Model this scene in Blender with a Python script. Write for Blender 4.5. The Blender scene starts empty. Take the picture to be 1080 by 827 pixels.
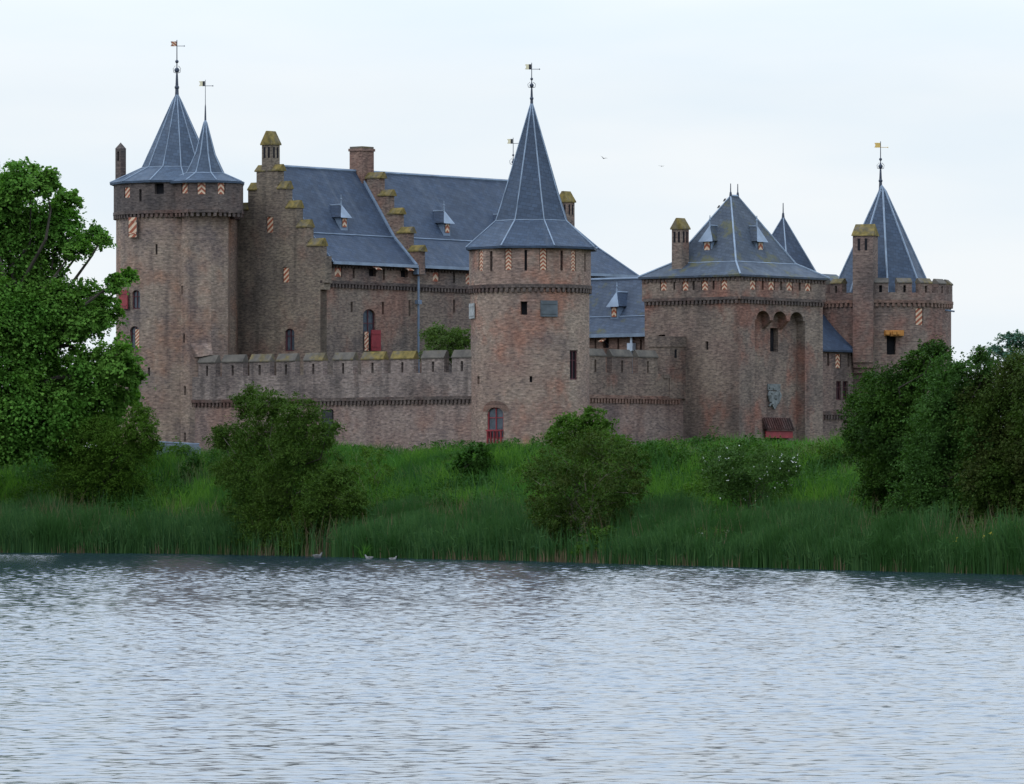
import bpy, math, random
import numpy as np
from mathutils import Vector

# ------------------------------------------------------------------ camera, sky, sun, exposure
scene = bpy.context.scene
COL = scene.collection
F, PX0, HOR, EYE = 6000.0, 540.0, 520.0, 4.0        # focal length in photo pixels, principal column, horizon row, eye height
cam_data = bpy.data.cameras.new("camera")
cam_data.sensor_width = 36.0
cam_data.lens = F / 1080.0 * 36.0
cam_data.shift_y = (HOR - 413.5) / 1080.0
cam_data.clip_start = 0.5
cam_data.clip_end = 20000
cam = bpy.data.objects.new("camera", cam_data)
cam.location = (0, 0, EYE)
cam.rotation_euler = (math.radians(90), 0, 0)
COL.objects.link(cam)
scene.camera = cam

scene.view_settings.view_transform = 'Standard'
scene.view_settings.look = 'None'
scene.view_settings.exposure = 0.0
scene.view_settings.gamma = 1.0

SUN_EL, SUN_AZ = math.radians(48), math.radians(235)   # azimuth clockwise from +Y: behind the camera's left shoulder
world = bpy.data.worlds.new("World")
scene.world = world
world.use_nodes = True
nt = world.node_tree
for n in list(nt.nodes):
    nt.nodes.remove(n)
w_out = nt.nodes.new("ShaderNodeOutputWorld")
w_bg = nt.nodes.new("ShaderNodeBackground")
w_bg.inputs["Strength"].default_value = 0.1
w_sky = nt.nodes.new("ShaderNodeTexSky")
w_sky.sky_type = 'NISHITA'
w_sky.sun_disc = False
w_sky.sun_elevation = SUN_EL
w_sky.sun_rotation = SUN_AZ
w_tc = nt.nodes.new("ShaderNodeTexCoord")
w_map = nt.nodes.new("ShaderNodeMapping")
w_map.inputs["Scale"].default_value = (9.0, 9.0, 42.0)
w_noise = nt.nodes.new("ShaderNodeTexNoise")
w_noise.inputs["Scale"].default_value = 1.0
w_noise.inputs["Detail"].default_value = 4.0
w_noise.inputs["Roughness"].default_value = 0.5
w_ramp = nt.nodes.new("ShaderNodeValToRGB")
w_ramp.color_ramp.elements[0].position = 0.30
w_ramp.color_ramp.elements[0].color = (7.9, 8.95, 9.85, 1)
w_ramp.color_ramp.elements[1].position = 0.68
w_ramp.color_ramp.elements[1].color = (9.2, 9.65, 10.0, 1)
w_mix = nt.nodes.new("ShaderNodeMixRGB")
w_mix.inputs[0].default_value = 0.96
nt.links.new(w_tc.outputs["Generated"], w_map.inputs["Vector"])
nt.links.new(w_map.outputs["Vector"], w_noise.inputs["Vector"])
nt.links.new(w_noise.outputs["Fac"], w_ramp.inputs["Fac"])
nt.links.new(w_sky.outputs["Color"], w_mix.inputs[1])
nt.links.new(w_ramp.outputs["Color"], w_mix.inputs[2])
# an overcast sky grows brighter from the horizon towards the zenith
w_sep = nt.nodes.new("ShaderNodeSeparateXYZ")
w_rise = nt.nodes.new("ShaderNodeMapRange")
for i_, x_ in enumerate((0.07, 0.34, 1.0, 2.05)):
    w_rise.inputs[i_ + 1].default_value = x_
w_gain = nt.nodes.new("ShaderNodeVectorMath")
w_gain.operation = 'SCALE'
nt.links.new(w_tc.outputs["Generated"], w_sep.inputs[0])
nt.links.new(w_sep.outputs[2], w_rise.inputs[0])
nt.links.new(w_mix.outputs["Color"], w_gain.inputs[0])
nt.links.new(w_rise.outputs[0], w_gain.inputs["Scale"])
w_tint = nt.nodes.new("ShaderNodeMixRGB")     # and its thin cloud lets a little more blue through higher up
w_tint.blend_type = 'MULTIPLY'
w_tint.inputs[2].default_value = (0.89, 0.985, 1.13, 1)
w_tf = nt.nodes.new("ShaderNodeMapRange")
for i_, x_ in enumerate((0.07, 0.3, 0.0, 1.0)):
    w_tf.inputs[i_ + 1].default_value = x_
nt.links.new(w_sep.outputs[2], w_tf.inputs[0])
nt.links.new(w_tf.outputs[0], w_tint.inputs[0])
nt.links.new(w_gain.outputs[0], w_tint.inputs[1])
nt.links.new(w_tint.outputs[0], w_bg.inputs["Color"])
nt.links.new(w_bg.outputs["Background"], w_out.inputs["Surface"])

sun_data = bpy.data.lights.new("sun", 'SUN')
sun_data.energy = 0.7
sun_data.angle = math.radians(25)
sun_data.color = (1.0, 0.96, 0.9)
sun = bpy.data.objects.new("sun", sun_data)
sdir = Vector((math.sin(SUN_AZ) * math.cos(SUN_EL), math.cos(SUN_AZ) * math.cos(SUN_EL), math.sin(SUN_EL)))
sun.rotation_euler = sdir.to_track_quat('Z', 'Y').to_euler()
sun.location = (-60, 200, 120)
COL.objects.link(sun)

rnd = random.Random(7)
rng = np.random.default_rng(11)


# ------------------------------------------------------------------ materials
class NG:
    def __init__(s, name):
        s.m = bpy.data.materials.new(name)
        s.m.use_nodes = True
        s.t = s.m.node_tree
        s.p = s.t.nodes["Principled BSDF"]
        s.tc = s.t.nodes.new("ShaderNodeTexCoord")

    def n(s, typ, **kw):
        nd = s.t.nodes.new(typ)
        for k, v in kw.items():
            setattr(nd, k, v)
        return nd

    def put(s, sock, v):
        if hasattr(v, "links"):
            s.t.links.new(v, sock)
        else:
            if isinstance(v, tuple) and len(v) == 3 and sock.type == 'RGBA':
                v = (*v, 1)
            sock.default_value = v

    def mapping(s, vec, scale=(1, 1, 1), loc=(0, 0, 0), rot=(0, 0, 0)):
        m = s.n("ShaderNodeMapping")
        m.inputs["Scale"].default_value = scale
        m.inputs["Location"].default_value = loc
        m.inputs["Rotation"].default_value = rot
        s.put(m.inputs["Vector"], vec)
        return m.outputs["Vector"]

    def noise(s, vec, scale, detail=3.0, rough=0.55):
        n = s.n("ShaderNodeTexNoise")
        s.put(n.inputs["Vector"], vec)
        n.inputs["Scale"].default_value = scale
        n.inputs["Detail"].default_value = detail
        n.inputs["Roughness"].default_value = rough
        return n.outputs["Fac"]

    def rng(s, v, a, b, lo=0.0, hi=1.0):
        n = s.n("ShaderNodeMapRange")
        s.put(n.inputs[0], v)
        for i, x in enumerate((a, b, lo, hi)):
            n.inputs[i + 1].default_value = x
        return n.outputs[0]

    def math(s, op, a, b=0.0):
        n = s.n("ShaderNodeMath", operation=op)
        s.put(n.inputs[0], a)
        s.put(n.inputs[1], b)
        return n.outputs[0]

    def mix(s, f, a, b, mode='MIX'):
        n = s.n("ShaderNodeMixRGB", blend_type=mode)
        s.put(n.inputs[0], f)
        s.put(n.inputs[1], a)
        s.put(n.inputs[2], b)
        return n.outputs[0]

    def bump(s, h, strength, dist):
        n = s.n("ShaderNodeBump")
        n.inputs["Strength"].default_value = strength
        n.inputs["Distance"].default_value = dist
        s.put(n.inputs["Height"], h)
        s.t.links.new(n.outputs[0], s.p.inputs["Normal"])

    def fin(s, col, rough=0.9, spec=0.3, metal=0.0):
        s.put(s.p.inputs["Base Color"], col)
        s.put(s.p.inputs["Roughness"], rough)
        s.p.inputs["Specular IOR Level"].default_value = spec
        s.p.inputs["Metallic"].default_value = metal
        return s.m


def brick_mat(name, base, warm, pale, dark, seed=0.0, warm_pos=(0.5, 0.62), dark_amt=0.6):
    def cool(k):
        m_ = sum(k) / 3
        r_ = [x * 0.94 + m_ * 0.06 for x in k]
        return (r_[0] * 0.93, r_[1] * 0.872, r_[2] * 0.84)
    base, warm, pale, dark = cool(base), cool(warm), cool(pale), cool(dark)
    g = NG(name)
    ob = g.mapping(g.tc.outputs["Object"], loc=(seed * 13.1, seed * 7.7, seed * 3.3))
    c = g.mix(g.rng(g.noise(ob, 0.33, 4), 0.36, 0.62), base, pale)
    c = g.mix(g.rng(g.noise(g.mapping(ob, (1, 1, 0.8), (40, 9, 2)), 0.21, 5, 0.65), *warm_pos), c, warm)
    c = g.mix(g.rng(g.noise(g.mapping(ob, (1, 1, 1), (4, 19, 22)), 0.27, 5, 0.6), 0.5, 0.66, 0, 0.75), c, dark)
    streak = g.rng(g.noise(g.mapping(ob, (1.1, 1.1, 0.09)), 1.0, 4), 0.5, 0.74, 0, dark_amt)
    c = g.mix(streak, c, tuple(x * 0.6 for x in dark))
    uv = g.tc.outputs["UV"]
    b = g.n("ShaderNodeTexBrick")
    g.put(b.inputs["Vector"], uv)
    b.inputs["Scale"].default_value = 1.0
    b.inputs["Brick Width"].default_value = 0.30
    b.inputs["Row Height"].default_value = 0.115
    b.inputs["Mortar Size"].default_value = 0.016
    b.inputs["Mortar Smooth"].default_value = 0.3
    b.inputs["Bias"].default_value = -0.1
    b.inputs["Color1"].default_value = (1.38, 1.34, 1.28, 1)
    b.inputs["Color2"].default_value = (0.58, 0.58, 0.62, 1)
    b.inputs["Mortar"].default_value = (1.15, 1.14, 1.12, 1)
    c = g.mix(0.75, c, b.outputs["Color"], 'MULTIPLY')
    sp = g.rng(g.noise(g.mapping(uv, (2.9, 7.5, 1)), 1.0, 2, 0.7), 0.3, 0.72, 0.62, 1.42)
    cm = g.n("ShaderNodeCombineXYZ")
    for i in range(3):
        g.put(cm.inputs[i], sp)
    c = g.mix(1.0, c, cm.outputs[0], 'MULTIPLY')
    g.bump(b.outputs["Fac"], 0.35, 0.02)
    return g.fin(c, 0.95, 0.15)


def slate_mat(name, base=(0.0216, 0.0328, 0.0546), moss=0.0, seed=0.0, rot=0.2):
    g = NG(name)
    uv = g.mapping(g.tc.outputs["UV"], rot=(0, 0, rot))
    ob = g.mapping(g.tc.outputs["Object"], loc=(seed * 5.0, 3, 1))
    b = g.n("ShaderNodeTexBrick")
    g.put(b.inputs["Vector"], uv)
    b.inputs["Scale"].default_value = 1.0
    b.inputs["Brick Width"].default_value = 0.42
    b.inputs["Row Height"].default_value = 0.27
    b.inputs["Mortar Size"].default_value = 0.02
    b.inputs["Color1"].default_value = (1.3, 1.3, 1.3, 1)
    b.inputs["Color2"].default_value = (0.72, 0.72, 0.74, 1)
    b.inputs["Mortar"].default_value = (0.5, 0.5, 0.52, 1)
    c = g.mix(g.rng(g.noise(ob, 0.5, 5, 0.65), 0.3, 0.7), base, tuple(x * 1.35 for x in base))
    c = g.mix(0.65, c, b.outputs["Color"], 'MULTIPLY')
    stre = g.rng(g.noise(g.mapping(g.tc.outputs["UV"], (1.6, 0.12, 1)), 1.0, 3), 0.56, 0.75, 0, 0.35)
    c = g.mix(stre, c, (0.075, 0.088, 0.105))
    if moss:
        mz = g.rng(g.noise(ob, 0.62, 5, 0.65), 0.62 - moss * 0.16, 0.72 - moss * 0.16, 0, 0.75)
        c = g.mix(mz, c, (0.075, 0.07, 0.022))
    g.bump(b.outputs["Fac"], 0.4, 0.03)
    return g.fin(c, g.rng(g.noise(ob, 1.3, 4), 0.3, 0.7, 0.55, 0.75), 0.3)


def plain_mat(name, col, rough=0.7, var=0.3, scale=1.5, spec=0.3, metal=0.0):
    g = NG(name)
    n = g.noise(g.tc.outputs["Object"], scale, 4)
    c = g.mix(g.rng(n, 0.3, 0.7), tuple(x * (1 - var) for x in col), tuple(min(1, x * (1 + var)) for x in col))
    return g.fin(c, rough, spec, metal)


def lichen_mat(name, amount):
    g = NG(name)
    ob = g.tc.outputs["Object"]
    c = g.mix(g.rng(g.noise(ob, 1.1, 5, 0.7), 0.35, 0.65), (0.07, 0.062, 0.055), (0.13, 0.112, 0.092))
    f = g.rng(g.noise(g.mapping(ob, loc=(9, 2, 5)), 0.8, 5, 0.7), 0.66 - amount * 0.36, 0.86 - amount * 0.36, 0, 0.85)
    c = g.mix(f, c, g.mix(g.rng(g.noise(ob, 3.0, 4), 0.35, 0.65), (0.09, 0.07, 0.02), (0.21, 0.15, 0.042)))
    return g.fin(c, 0.95, 0.1)


def stripe_mat(name, chevron, rows, dark_edge=0.08):
    g = NG(name)
    sp = g.n("ShaderNodeSeparateXYZ")
    g.put(sp.inputs[0], g.tc.outputs["UV"])
    u, v = sp.outputs[0], sp.outputs[1]
    if chevron:
        d = g.math('MULTIPLY', g.math('ABSOLUTE', g.math('SUBTRACT', u, 0.5)), 0.9)
    else:
        d = g.math('MULTIPLY', u, -0.8)
    fr = g.math('FRACT', g.math('MULTIPLY', g.math('ADD', v, d), rows))
    c = g.mix(g.math('GREATER_THAN', fr, 0.52), (0.27, 0.065, 0.028), (0.56, 0.40, 0.27))
    edge = g.math('GREATER_THAN', g.math('ABSOLUTE', g.math('SUBTRACT', u, 0.5)), 0.5 - dark_edge)
    c = g.mix(edge, c, (0.05, 0.035, 0.03))
    c = g.mix(g.rng(g.noise(g.tc.outputs["Object"], 5.0, 4), 0.4, 0.75, 0, 0.4), c, (0.12, 0.09, 0.07))
    return g.fin(c, 0.6)


def leaf_mat(name, c1, c2, c3=None, patch=0.5, trans=0.35, rough=0.55):
    """foliage: colour differs from leaf to leaf and, by species or age, from patch to patch"""
    g = NG(name)
    geo = g.n("ShaderNodeNewGeometry")
    r = geo.outputs["Random Per Island"]
    c = g.mix(g.rng(r, 0, 1, 0.15, 0.85), c1, c2)
    if c3:
        c = g.mix(g.rng(g.noise(g.tc.outputs["Object"], patch, 4, 0.6), 0.44, 0.62), c, c3)
    g.fin(c, 0.75, 0.06)
    tr = g.n("ShaderNodeBsdfTranslucent")
    g.put(tr.inputs["Color"], g.mix(1.0, c, (1.25, 1.5, 0.55), 'MULTIPLY'))
    mx = g.n("ShaderNodeMixShader")
    mx.inputs[0].default_value = trans
    g.t.links.new(g.p.outputs[0], mx.inputs[1])
    g.t.links.new(tr.outputs[0], mx.inputs[2])
    g.t.links.new(mx.outputs[0], g.t.nodes["Material Output"].inputs["Surface"])
    return g.m


M = {}
M['brick_west'] = brick_mat('brick_west', (0.205, 0.150, 0.122), (0.25, 0.150, 0.105), (0.245, 0.198, 0.155), (0.118, 0.100, 0.098), 1.0)
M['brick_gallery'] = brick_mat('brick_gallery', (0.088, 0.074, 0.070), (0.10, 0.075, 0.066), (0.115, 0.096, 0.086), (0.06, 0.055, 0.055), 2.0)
M['brick_hall'] = brick_mat('brick_hall', (0.150, 0.118, 0.098), (0.19, 0.115, 0.088), (0.185, 0.152, 0.122), (0.085, 0.076, 0.074), 3.0)
M['brick_gable'] = brick_mat('brick_gable', (0.130, 0.106, 0.088), (0.16, 0.106, 0.082), (0.185, 0.155, 0.118), (0.072, 0.064, 0.058), 4.0, (0.56, 0.68))
M['brick_round'] = brick_mat('brick_round', (0.212, 0.150, 0.122), (0.25, 0.135, 0.098), (0.245, 0.195, 0.155), (0.135, 0.108, 0.100), 5.0, (0.53, 0.64), 0.4)
M['brick_curtain'] = brick_mat('brick_curtain', (0.180, 0.128, 0.112), (0.215, 0.138, 0.112), (0.208, 0.165, 0.145), (0.112, 0.090, 0.088), 6.0, (0.5, 0.62), 0.5)
M['brick_parapet'] = brick_mat('brick_parapet', (0.165, 0.130, 0.118), (0.18, 0.125, 0.105), (0.205, 0.172, 0.155), (0.09, 0.078, 0.074), 6.5, (0.55, 0.68), 0.75)
M['brick_gate'] = brick_mat('brick_gate', (0.158, 0.118, 0.100), (0.195, 0.100, 0.075), (0.185, 0.150, 0.122), (0.098, 0.082, 0.074), 7.0, (0.52, 0.62), 0.6)
M['brick_east'] = brick_mat('brick_east', (0.155, 0.112, 0.098), (0.165, 0.092, 0.075), (0.165, 0.130, 0.110), (0.085, 0.070, 0.066), 8.0)
M['brick_red'] = brick_mat('brick_red', (0.165, 0.098, 0.078), (0.18, 0.095, 0.072), (0.18, 0.125, 0.10), (0.10, 0.07, 0.058), 9.0)
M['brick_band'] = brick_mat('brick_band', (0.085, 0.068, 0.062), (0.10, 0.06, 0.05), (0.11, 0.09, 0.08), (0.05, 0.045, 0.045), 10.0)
M['slate'] = slate_mat('slate', seed=1)
M['slate_west'] = slate_mat('slate_west', (0.0378, 0.0541, 0.0799), seed=2)
M['slate_round'] = slate_mat('slate_round', (0.0270, 0.0406, 0.0644), seed=3)
M['slate_gate'] = slate_mat('slate_gate', (0.034, 0.044, 0.060), moss=0.5, seed=4)
M['slate_range'] = slate_mat('slate_range', (0.034, 0.045, 0.066), moss=0.3, seed=6)
M['lead'] = plain_mat('lead', (0.165, 0.205, 0.26), 0.5, 0.25, 1.2, 0.4)
M['lead_dark'] = plain_mat('lead_dark', (0.12, 0.155, 0.205), 0.55, 0.3, 1.0, 0.4)
M['zinc'] = plain_mat('zinc', (0.36, 0.40, 0.45), 0.5, 0.15, 2.0)
M['dark'] = plain_mat('dark', (0.014, 0.013, 0.015), 0.8, 0.3, 1.0, 0.1)  # near-black colour stands in for the shade inside slits, vents and openings
M['glass'] = plain_mat('glass', (0.05, 0.06, 0.072), 0.25, 0.4, 2.5, 0.5)
M['red_paint'] = plain_mat('red_paint', (0.19, 0.022, 0.026), 0.55, 0.25, 2.0)
M['maroon'] = plain_mat('maroon', (0.062, 0.018, 0.022), 0.6, 0.3, 2.0)
M['iron'] = plain_mat('iron', (0.035, 0.042, 0.06), 0.5, 0.3, 2.0)
M['gold'] = plain_mat('gold', (0.55, 0.36, 0.10), 0.4, 0.2, 3.0)
M['cream'] = plain_mat('cream', (0.6, 0.52, 0.34), 0.6, 0.15, 3.0)
M['black_paint'] = plain_mat('black_paint', (0.02, 0.02, 0.022), 0.5, 0.2, 3.0)
M['chevron'] = stripe_mat('chevron', True, 1.9)
M['chevron_short'] = stripe_mat('chevron_short', True, 1.3)
M['diagonal'] = stripe_mat('diagonal', False, 1.7)
M['flagred'] = stripe_mat('flagred', False, 1.6, 0.02)
M['lichen_much'] = lichen_mat('lichen_much', 0.95)
M['lichen_some'] = lichen_mat('lichen_some', 0.52)
M['lichen_little'] = lichen_mat('lichen_little', 0.12)
M['stone_grey'] = plain_mat('stone_grey', (0.125, 0.13, 0.125), 0.9, 0.45, 3.0)
M['stone_pale'] = plain_mat('stone_pale', (0.28, 0.28, 0.27), 0.9, 0.2, 3.0)
M['slab'] = plain_mat('slab', (0.075, 0.085, 0.092), 0.7, 0.35, 1.5)
M['oak'] = plain_mat('oak', (0.34, 0.145, 0.03), 0.6, 0.3, 2.0)
M['tarp'] = plain_mat('tarp', (0.07, 0.085, 0.10), 0.5, 0.25, 1.0)
M['bark'] = plain_mat('bark', (0.05, 0.042, 0.033), 0.95, 0.35, 2.0, 0.1)
M['grey_twig'] = plain_mat('grey_twig', (0.10, 0.085, 0.06), 0.95, 0.35, 2.0, 0.1)
M['roof_tile'] = brick_mat('roof_tile', (0.075, 0.045, 0.042), (0.09, 0.04, 0.035), (0.08, 0.06, 0.055), (0.03, 0.025, 0.025), 12.0)
M['white_petal'] = plain_mat('white_petal', (0.36, 0.37, 0.31), 0.6, 0.15, 3.0)
M['yellow_petal'] = plain_mat('yellow_petal', (0.62, 0.46, 0.03), 0.6, 0.2, 3.0)
M['feather_white'] = plain_mat('feather_white', (0.20, 0.195, 0.185), 0.8, 0.2, 9.0)
M['feather_grey'] = plain_mat('feather_grey', (0.12, 0.115, 0.11), 0.8, 0.3, 9.0)
M['feather_dark'] = plain_mat('feather_dark', (0.03, 0.03, 0.035), 0.8, 0.3, 9.0)


# ------------------------------------------------------------------ mesh helpers
V = lambda *a: np.array(a, float)


def link(name, mesh, mat, parent=None):
    mesh.materials.append(mat)
    o = bpy.data.objects.new(name, mesh)
    COL.objects.link(o)
    if parent is not None:
        o.parent = parent
    return o


class MB:
    def __init__(s):
        s.v, s.f, s.uv = [], [], []

    def poly(s, pts, uv=None):
        i = len(s.v)
        s.v.extend(np.asarray(p, float) for p in pts)
        s.f.append(tuple(range(i, i + len(pts))))
        s.uv.append(uv)

    def obox(s, o, t, n, u, t0, t1, n0, n1, u0, u1, unit=False):
        c = lambda a, b, d: o + t * a + n * b + u * d
        w, h = (t1 - t0), (u1 - u0)
        q = lambda *abc: s.poly([c(*x) for x in abc], [((x[0] - t0) / w, (x[2] - u0) / w) for x in abc] if unit else None)
        q((t0, n1, u0), (t1, n1, u0), (t1, n1, u1), (t0, n1, u1))
        q((t1, n0, u0), (t0, n0, u0), (t0, n0, u1), (t1, n0, u1))
        q((t0, n0, u0), (t0, n1, u0), (t0, n1, u1), (t0, n0, u1))
        q((t1, n1, u0), (t1, n0, u0), (t1, n0, u1), (t1, n1, u1))
        q((t0, n1, u1), (t1, n1, u1), (t1, n0, u1), (t0, n0, u1))
        q((t0, n0, u0), (t1, n0, u0), (t1, n1, u0), (t0, n1, u0))

    def box(s, x0, x1, y0, y1, z0, z1):
        s.obox(V(0, 0, 0), V(1, 0, 0), V(0, -1, 0), V(0, 0, 1), x0, x1, -y1, -y0, z0, z1)

    def tube(s, pts, r, n=6):
        pts = [np.asarray(p, float) for p in pts]
        rs = r if isinstance(r, (list, tuple)) else [r] * len(pts)
        rings = []
        for i, p in enumerate(pts):
            d = pts[min(i + 1, len(pts) - 1)] - pts[max(i - 1, 0)]
            d = d / (np.linalg.norm(d) + 1e-9)
            a = np.cross(d, V(0, 0, 1) if abs(d[2]) < 0.9 else V(1, 0, 0))
            a /= np.linalg.norm(a)
            b = np.cross(d, a)
            rings.append([p + (a * math.cos(2 * math.pi * k / n) + b * math.sin(2 * math.pi * k / n)) * rs[i] for k in range(n)])
        for i in range(len(pts) - 1):
            for k in range(n):
                s.poly([rings[i][k], rings[i][(k + 1) % n], rings[i + 1][(k + 1) % n], rings[i + 1][k]])
        s.poly(rings[0][::-1])
        s.poly(rings[-1])

    def ball(s, c, r, n=8, m=5, sz=1.0):
        prof = [(math.sin(math.pi * k / m) * r, -math.cos(math.pi * k / m) * r * sz) for k in range(m + 1)]
        for k in range(m):
            for j in range(n):
                a0, a1 = 2 * math.pi * j / n, 2 * math.pi * (j + 1) / n
                q = [c + V(prof[kk][0] * math.cos(a), prof[kk][0] * math.sin(a), prof[kk][1]) for kk, a in ((k, a0), (k, a1), (k + 1, a1), (k + 1, a0))]
                s.poly(q)

    def build(s, name, mat, parent=None, smooth=False):
        org = ORG if parent is not None else V(0, 0, 0)
        verts = np.array(s.v) - org
        me = bpy.data.meshes.new(name)
        me.from_pydata(verts.tolist(), [], s.f)
        uvl = me.uv_layers.new(name="UVMap")
        data = np.zeros((len(me.loops), 2), np.float32)
        k = 0
        for f, uv in zip(s.f, s.uv):
            if uv is None:
                p = [s.v[i] for i in f]
                nrm = np.zeros(3)
                for i in range(len(p)):
                    nrm += np.cross(p[i] - p[0], p[(i + 1) % len(p)] - p[0])
                nrm /= np.linalg.norm(nrm) + 1e-12
                t = np.cross(V(0, 0, 1), nrm)
                if np.linalg.norm(t) < 0.2:
                    t, b = V(1, 0, 0), V(0, 1, 0)
                else:
                    t /= np.linalg.norm(t)
                    b = np.cross(nrm, t)
                for q in p:
                    data[k] = (q @ t, q @ b)
                    k += 1
            else:
                for q in uv:
                    data[k] = q
                    k += 1
        uvl.data.foreach_set("uv", data.ravel())
        if smooth:
            me.polygons.foreach_set("use_smooth", [True] * len(me.polygons))
        me.update()
        return link(name, me, mat, parent)


# castle frame: a runs along the wall that faces the water on the left (towards the lone round tower), b along the gate side
ROT = -math.radians(40)
EA = V(math.cos(ROT), math.sin(ROT))
EB = V(-math.sin(ROT), math.cos(ROT))
C0 = V(1.27, 400.0)
ORG = V(0, 0, 0)


def to_world(a, b):
    return C0 + EA * a + EB * b


def thing(name, label, cat, a, b, z=6.5, group=None):
    global ORG
    ORG = V(a, b, z)
    o = bpy.data.objects.new(name, None)
    o.empty_display_size = 1.0
    COL.objects.link(o)
    w = to_world(a, b)
    o.location = (w[0], w[1], z)
    o.rotation_euler = (0, 0, ROT)
    o["label"] = label
    o["category"] = cat
    if group:
        o["group"] = group
    return o


def world_thing(name, label, cat, loc, group=None):
    global ORG
    ORG = V(*loc)
    o = bpy.data.objects.new(name, None)
    o.empty_display_size = 1.0
    COL.objects.link(o)
    o.location = loc
    o["label"] = label
    o["category"] = cat
    if group:
        o["group"] = group
    return o


def tag(o, label=None, cat=None, group=None, kind=None):
    for k, v in (("label", label), ("category", cat), ("group", group), ("kind", kind)):
        if v:
            o[k] = v
    return o


CAM_AB = V((-C0) @ EA, (-C0) @ EB)


def ray(px, py):
    """viewing direction of a photo pixel in castle axes (horizontal part, rise)"""
    d = V((px - PX0) / F, 1.0)
    return V(d @ EA, d @ EB), (HOR - py) / F


class Facet:
    def __init__(s, p0, p1):
        s.p0, s.p1 = V(*p0), V(*p1)
        s.L = np.linalg.norm(s.p1 - s.p0)
        s.e = (s.p1 - s.p0) / s.L
        s.nn = V(s.e[1], -s.e[0])

    def P(s, q, z, d=0.0):
        r = s.p0 + s.e * q - s.nn * d
        return V(r[0], r[1], z)

    def hit(s, px, py):
        d, rz = ray(px, py)
        t = ((s.p0 - CAM_AB) @ s.nn) / (d @ s.nn)
        return float((CAM_AB + d * t - s.p0) @ s.e), EYE + rz * t

    def frame(s, q, z):
        return s.P(q, z), V(s.e[0], s.e[1], 0), V(s.nn[0], s.nn[1], 0), V(0, 0, 1)


class Cyl:
    def __init__(s, ca, cb, r):
        s.c, s.r = V(ca, cb), r
        k = CAM_AB - s.c
        s.f0 = math.atan2(k[1], k[0])

    def P(s, q, z, d=0.0):
        a = s.f0 + q / s.r
        return V(s.c[0] + (s.r - d) * math.cos(a), s.c[1] + (s.r - d) * math.sin(a), z)

    def hit(s, px, py):
        d, rz = ray(px, py)
        o = CAM_AB - s.c
        A, B, Cc = d @ d, 2 * o @ d, o @ o - s.r ** 2
        disc = max(0.0, B * B - 4 * A * Cc)
        t = (-B - math.sqrt(disc)) / (2 * A)
        p = o + d * t
        a = math.atan2(p[1], p[0]) - s.f0
        a = (a + math.pi) % (2 * math.pi) - math.pi
        return a * s.r, EYE + rz * t

    def frame(s, q, z):
        a = s.f0 + q / s.r
        n = V(math.cos(a), math.sin(a), 0)
        return s.P(q, z), V(-n[1], n[0], 0), n, V(0, 0, 1)


def rect_of(surf, x, y, w, h):
    s0, z0 = surf.hit(x - w / 2, y + h / 2)
    s1, z1 = surf.hit(x + w / 2, y - h / 2)
    zc = surf.hit(x, y)[1]
    hh = abs(surf.hit(x, y - h / 2)[1] - surf.hit(x, y + h / 2)[1]) / 2
    return min(s0, s1), max(s0, s1), zc - hh, zc + hh


DEPTH = {'slit': 0.3, 'shut': 0.14, 'diag': 0.14, 'hatch': 0.4, 'win': 0.3, 'dark': 0.5, 'half': 0.25}


def facade(parent, surf, s0, s1, z0, z1, specs, mat, ns=1, name='wall', keep=None, extra_s=(), extra_z=()):
    """a wall face with real openings, then what fills each opening"""
    ops = []
    for sp in specs:
        k, x, y, w, h = sp[:5]
        r = rect_of(surf, x, y, w, h)
        ops.append((r, DEPTH[k], sp))
    ss = sorted(set(np.round(list(np.linspace(s0, s1, ns + 1)) + [q for o in ops for q in o[0][:2] if s0 < q < s1] + list(extra_s), 4)))
    zs = sorted(set(np.round([z0, z1] + [q for o in ops for q in o[0][2:] if z0 < q < z1] + list(extra_z), 4)))
    mb = MB()
    for i in range(len(ss) - 1):
        for j in range(len(zs) - 1):
            a, b, c, d = ss[i], ss[i + 1], zs[j], zs[j + 1]
            ms, mz = (a + b) / 2, (c + d) / 2
            if keep and not keep(ms, mz):
                continue
            if any(r[0] - 1e-4 < ms < r[1] + 1e-4 and r[2] - 1e-4 < mz < r[3] + 1e-4 for r, _, _ in ops):
                continue
            mb.poly([surf.P(a, c), surf.P(b, c), surf.P(b, d), surf.P(a, d)], [(a, c), (b, c), (b, d), (a, d)])
    for (a, b, c, d), dp, sp in ops:
        P = surf.P
        mb.poly([P(a, c), P(a, c, dp), P(a, d, dp), P(a, d)])
        mb.poly([P(b, c, dp), P(b, c), P(b, d), P(b, d, dp)])
        mb.poly([P(a, d), P(a, d, dp), P(b, d, dp), P(b, d)])
        mb.poly([P(a, c, dp), P(a, c), P(b, c), P(b, c, dp)])
        mb.poly([P(a, c, dp), P(b, c, dp), P(b, d, dp), P(a, d, dp)])
        if 'arch' in sp[5:]:
            m, w = (a + b) / 2, (b - a) / 2
            rise = w * 0.75
            for sg in (-1, 1):
                pts = [(m + sg * w, d)] + [(m + sg * w * math.cos(t), d - rise + rise * math.sin(t)) for t in np.linspace(0, math.pi / 2, 6)]
                fr = [P(q, z, 0.004) for q, z in pts]
                mb.poly(fr if sg > 0 else fr[::-1])
                for u in range(1, 6):
                    mb.poly([P(*pts[u], 0.004), P(*pts[u + 1], 0.004), P(*pts[u + 1], dp), P(*pts[u], dp)])
    wall = mb.build(name, mat, parent)
    for (a, b, c, d), dp, sp in ops:
        fill(parent, surf, a, b, c, d, sp)
    return wall


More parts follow.
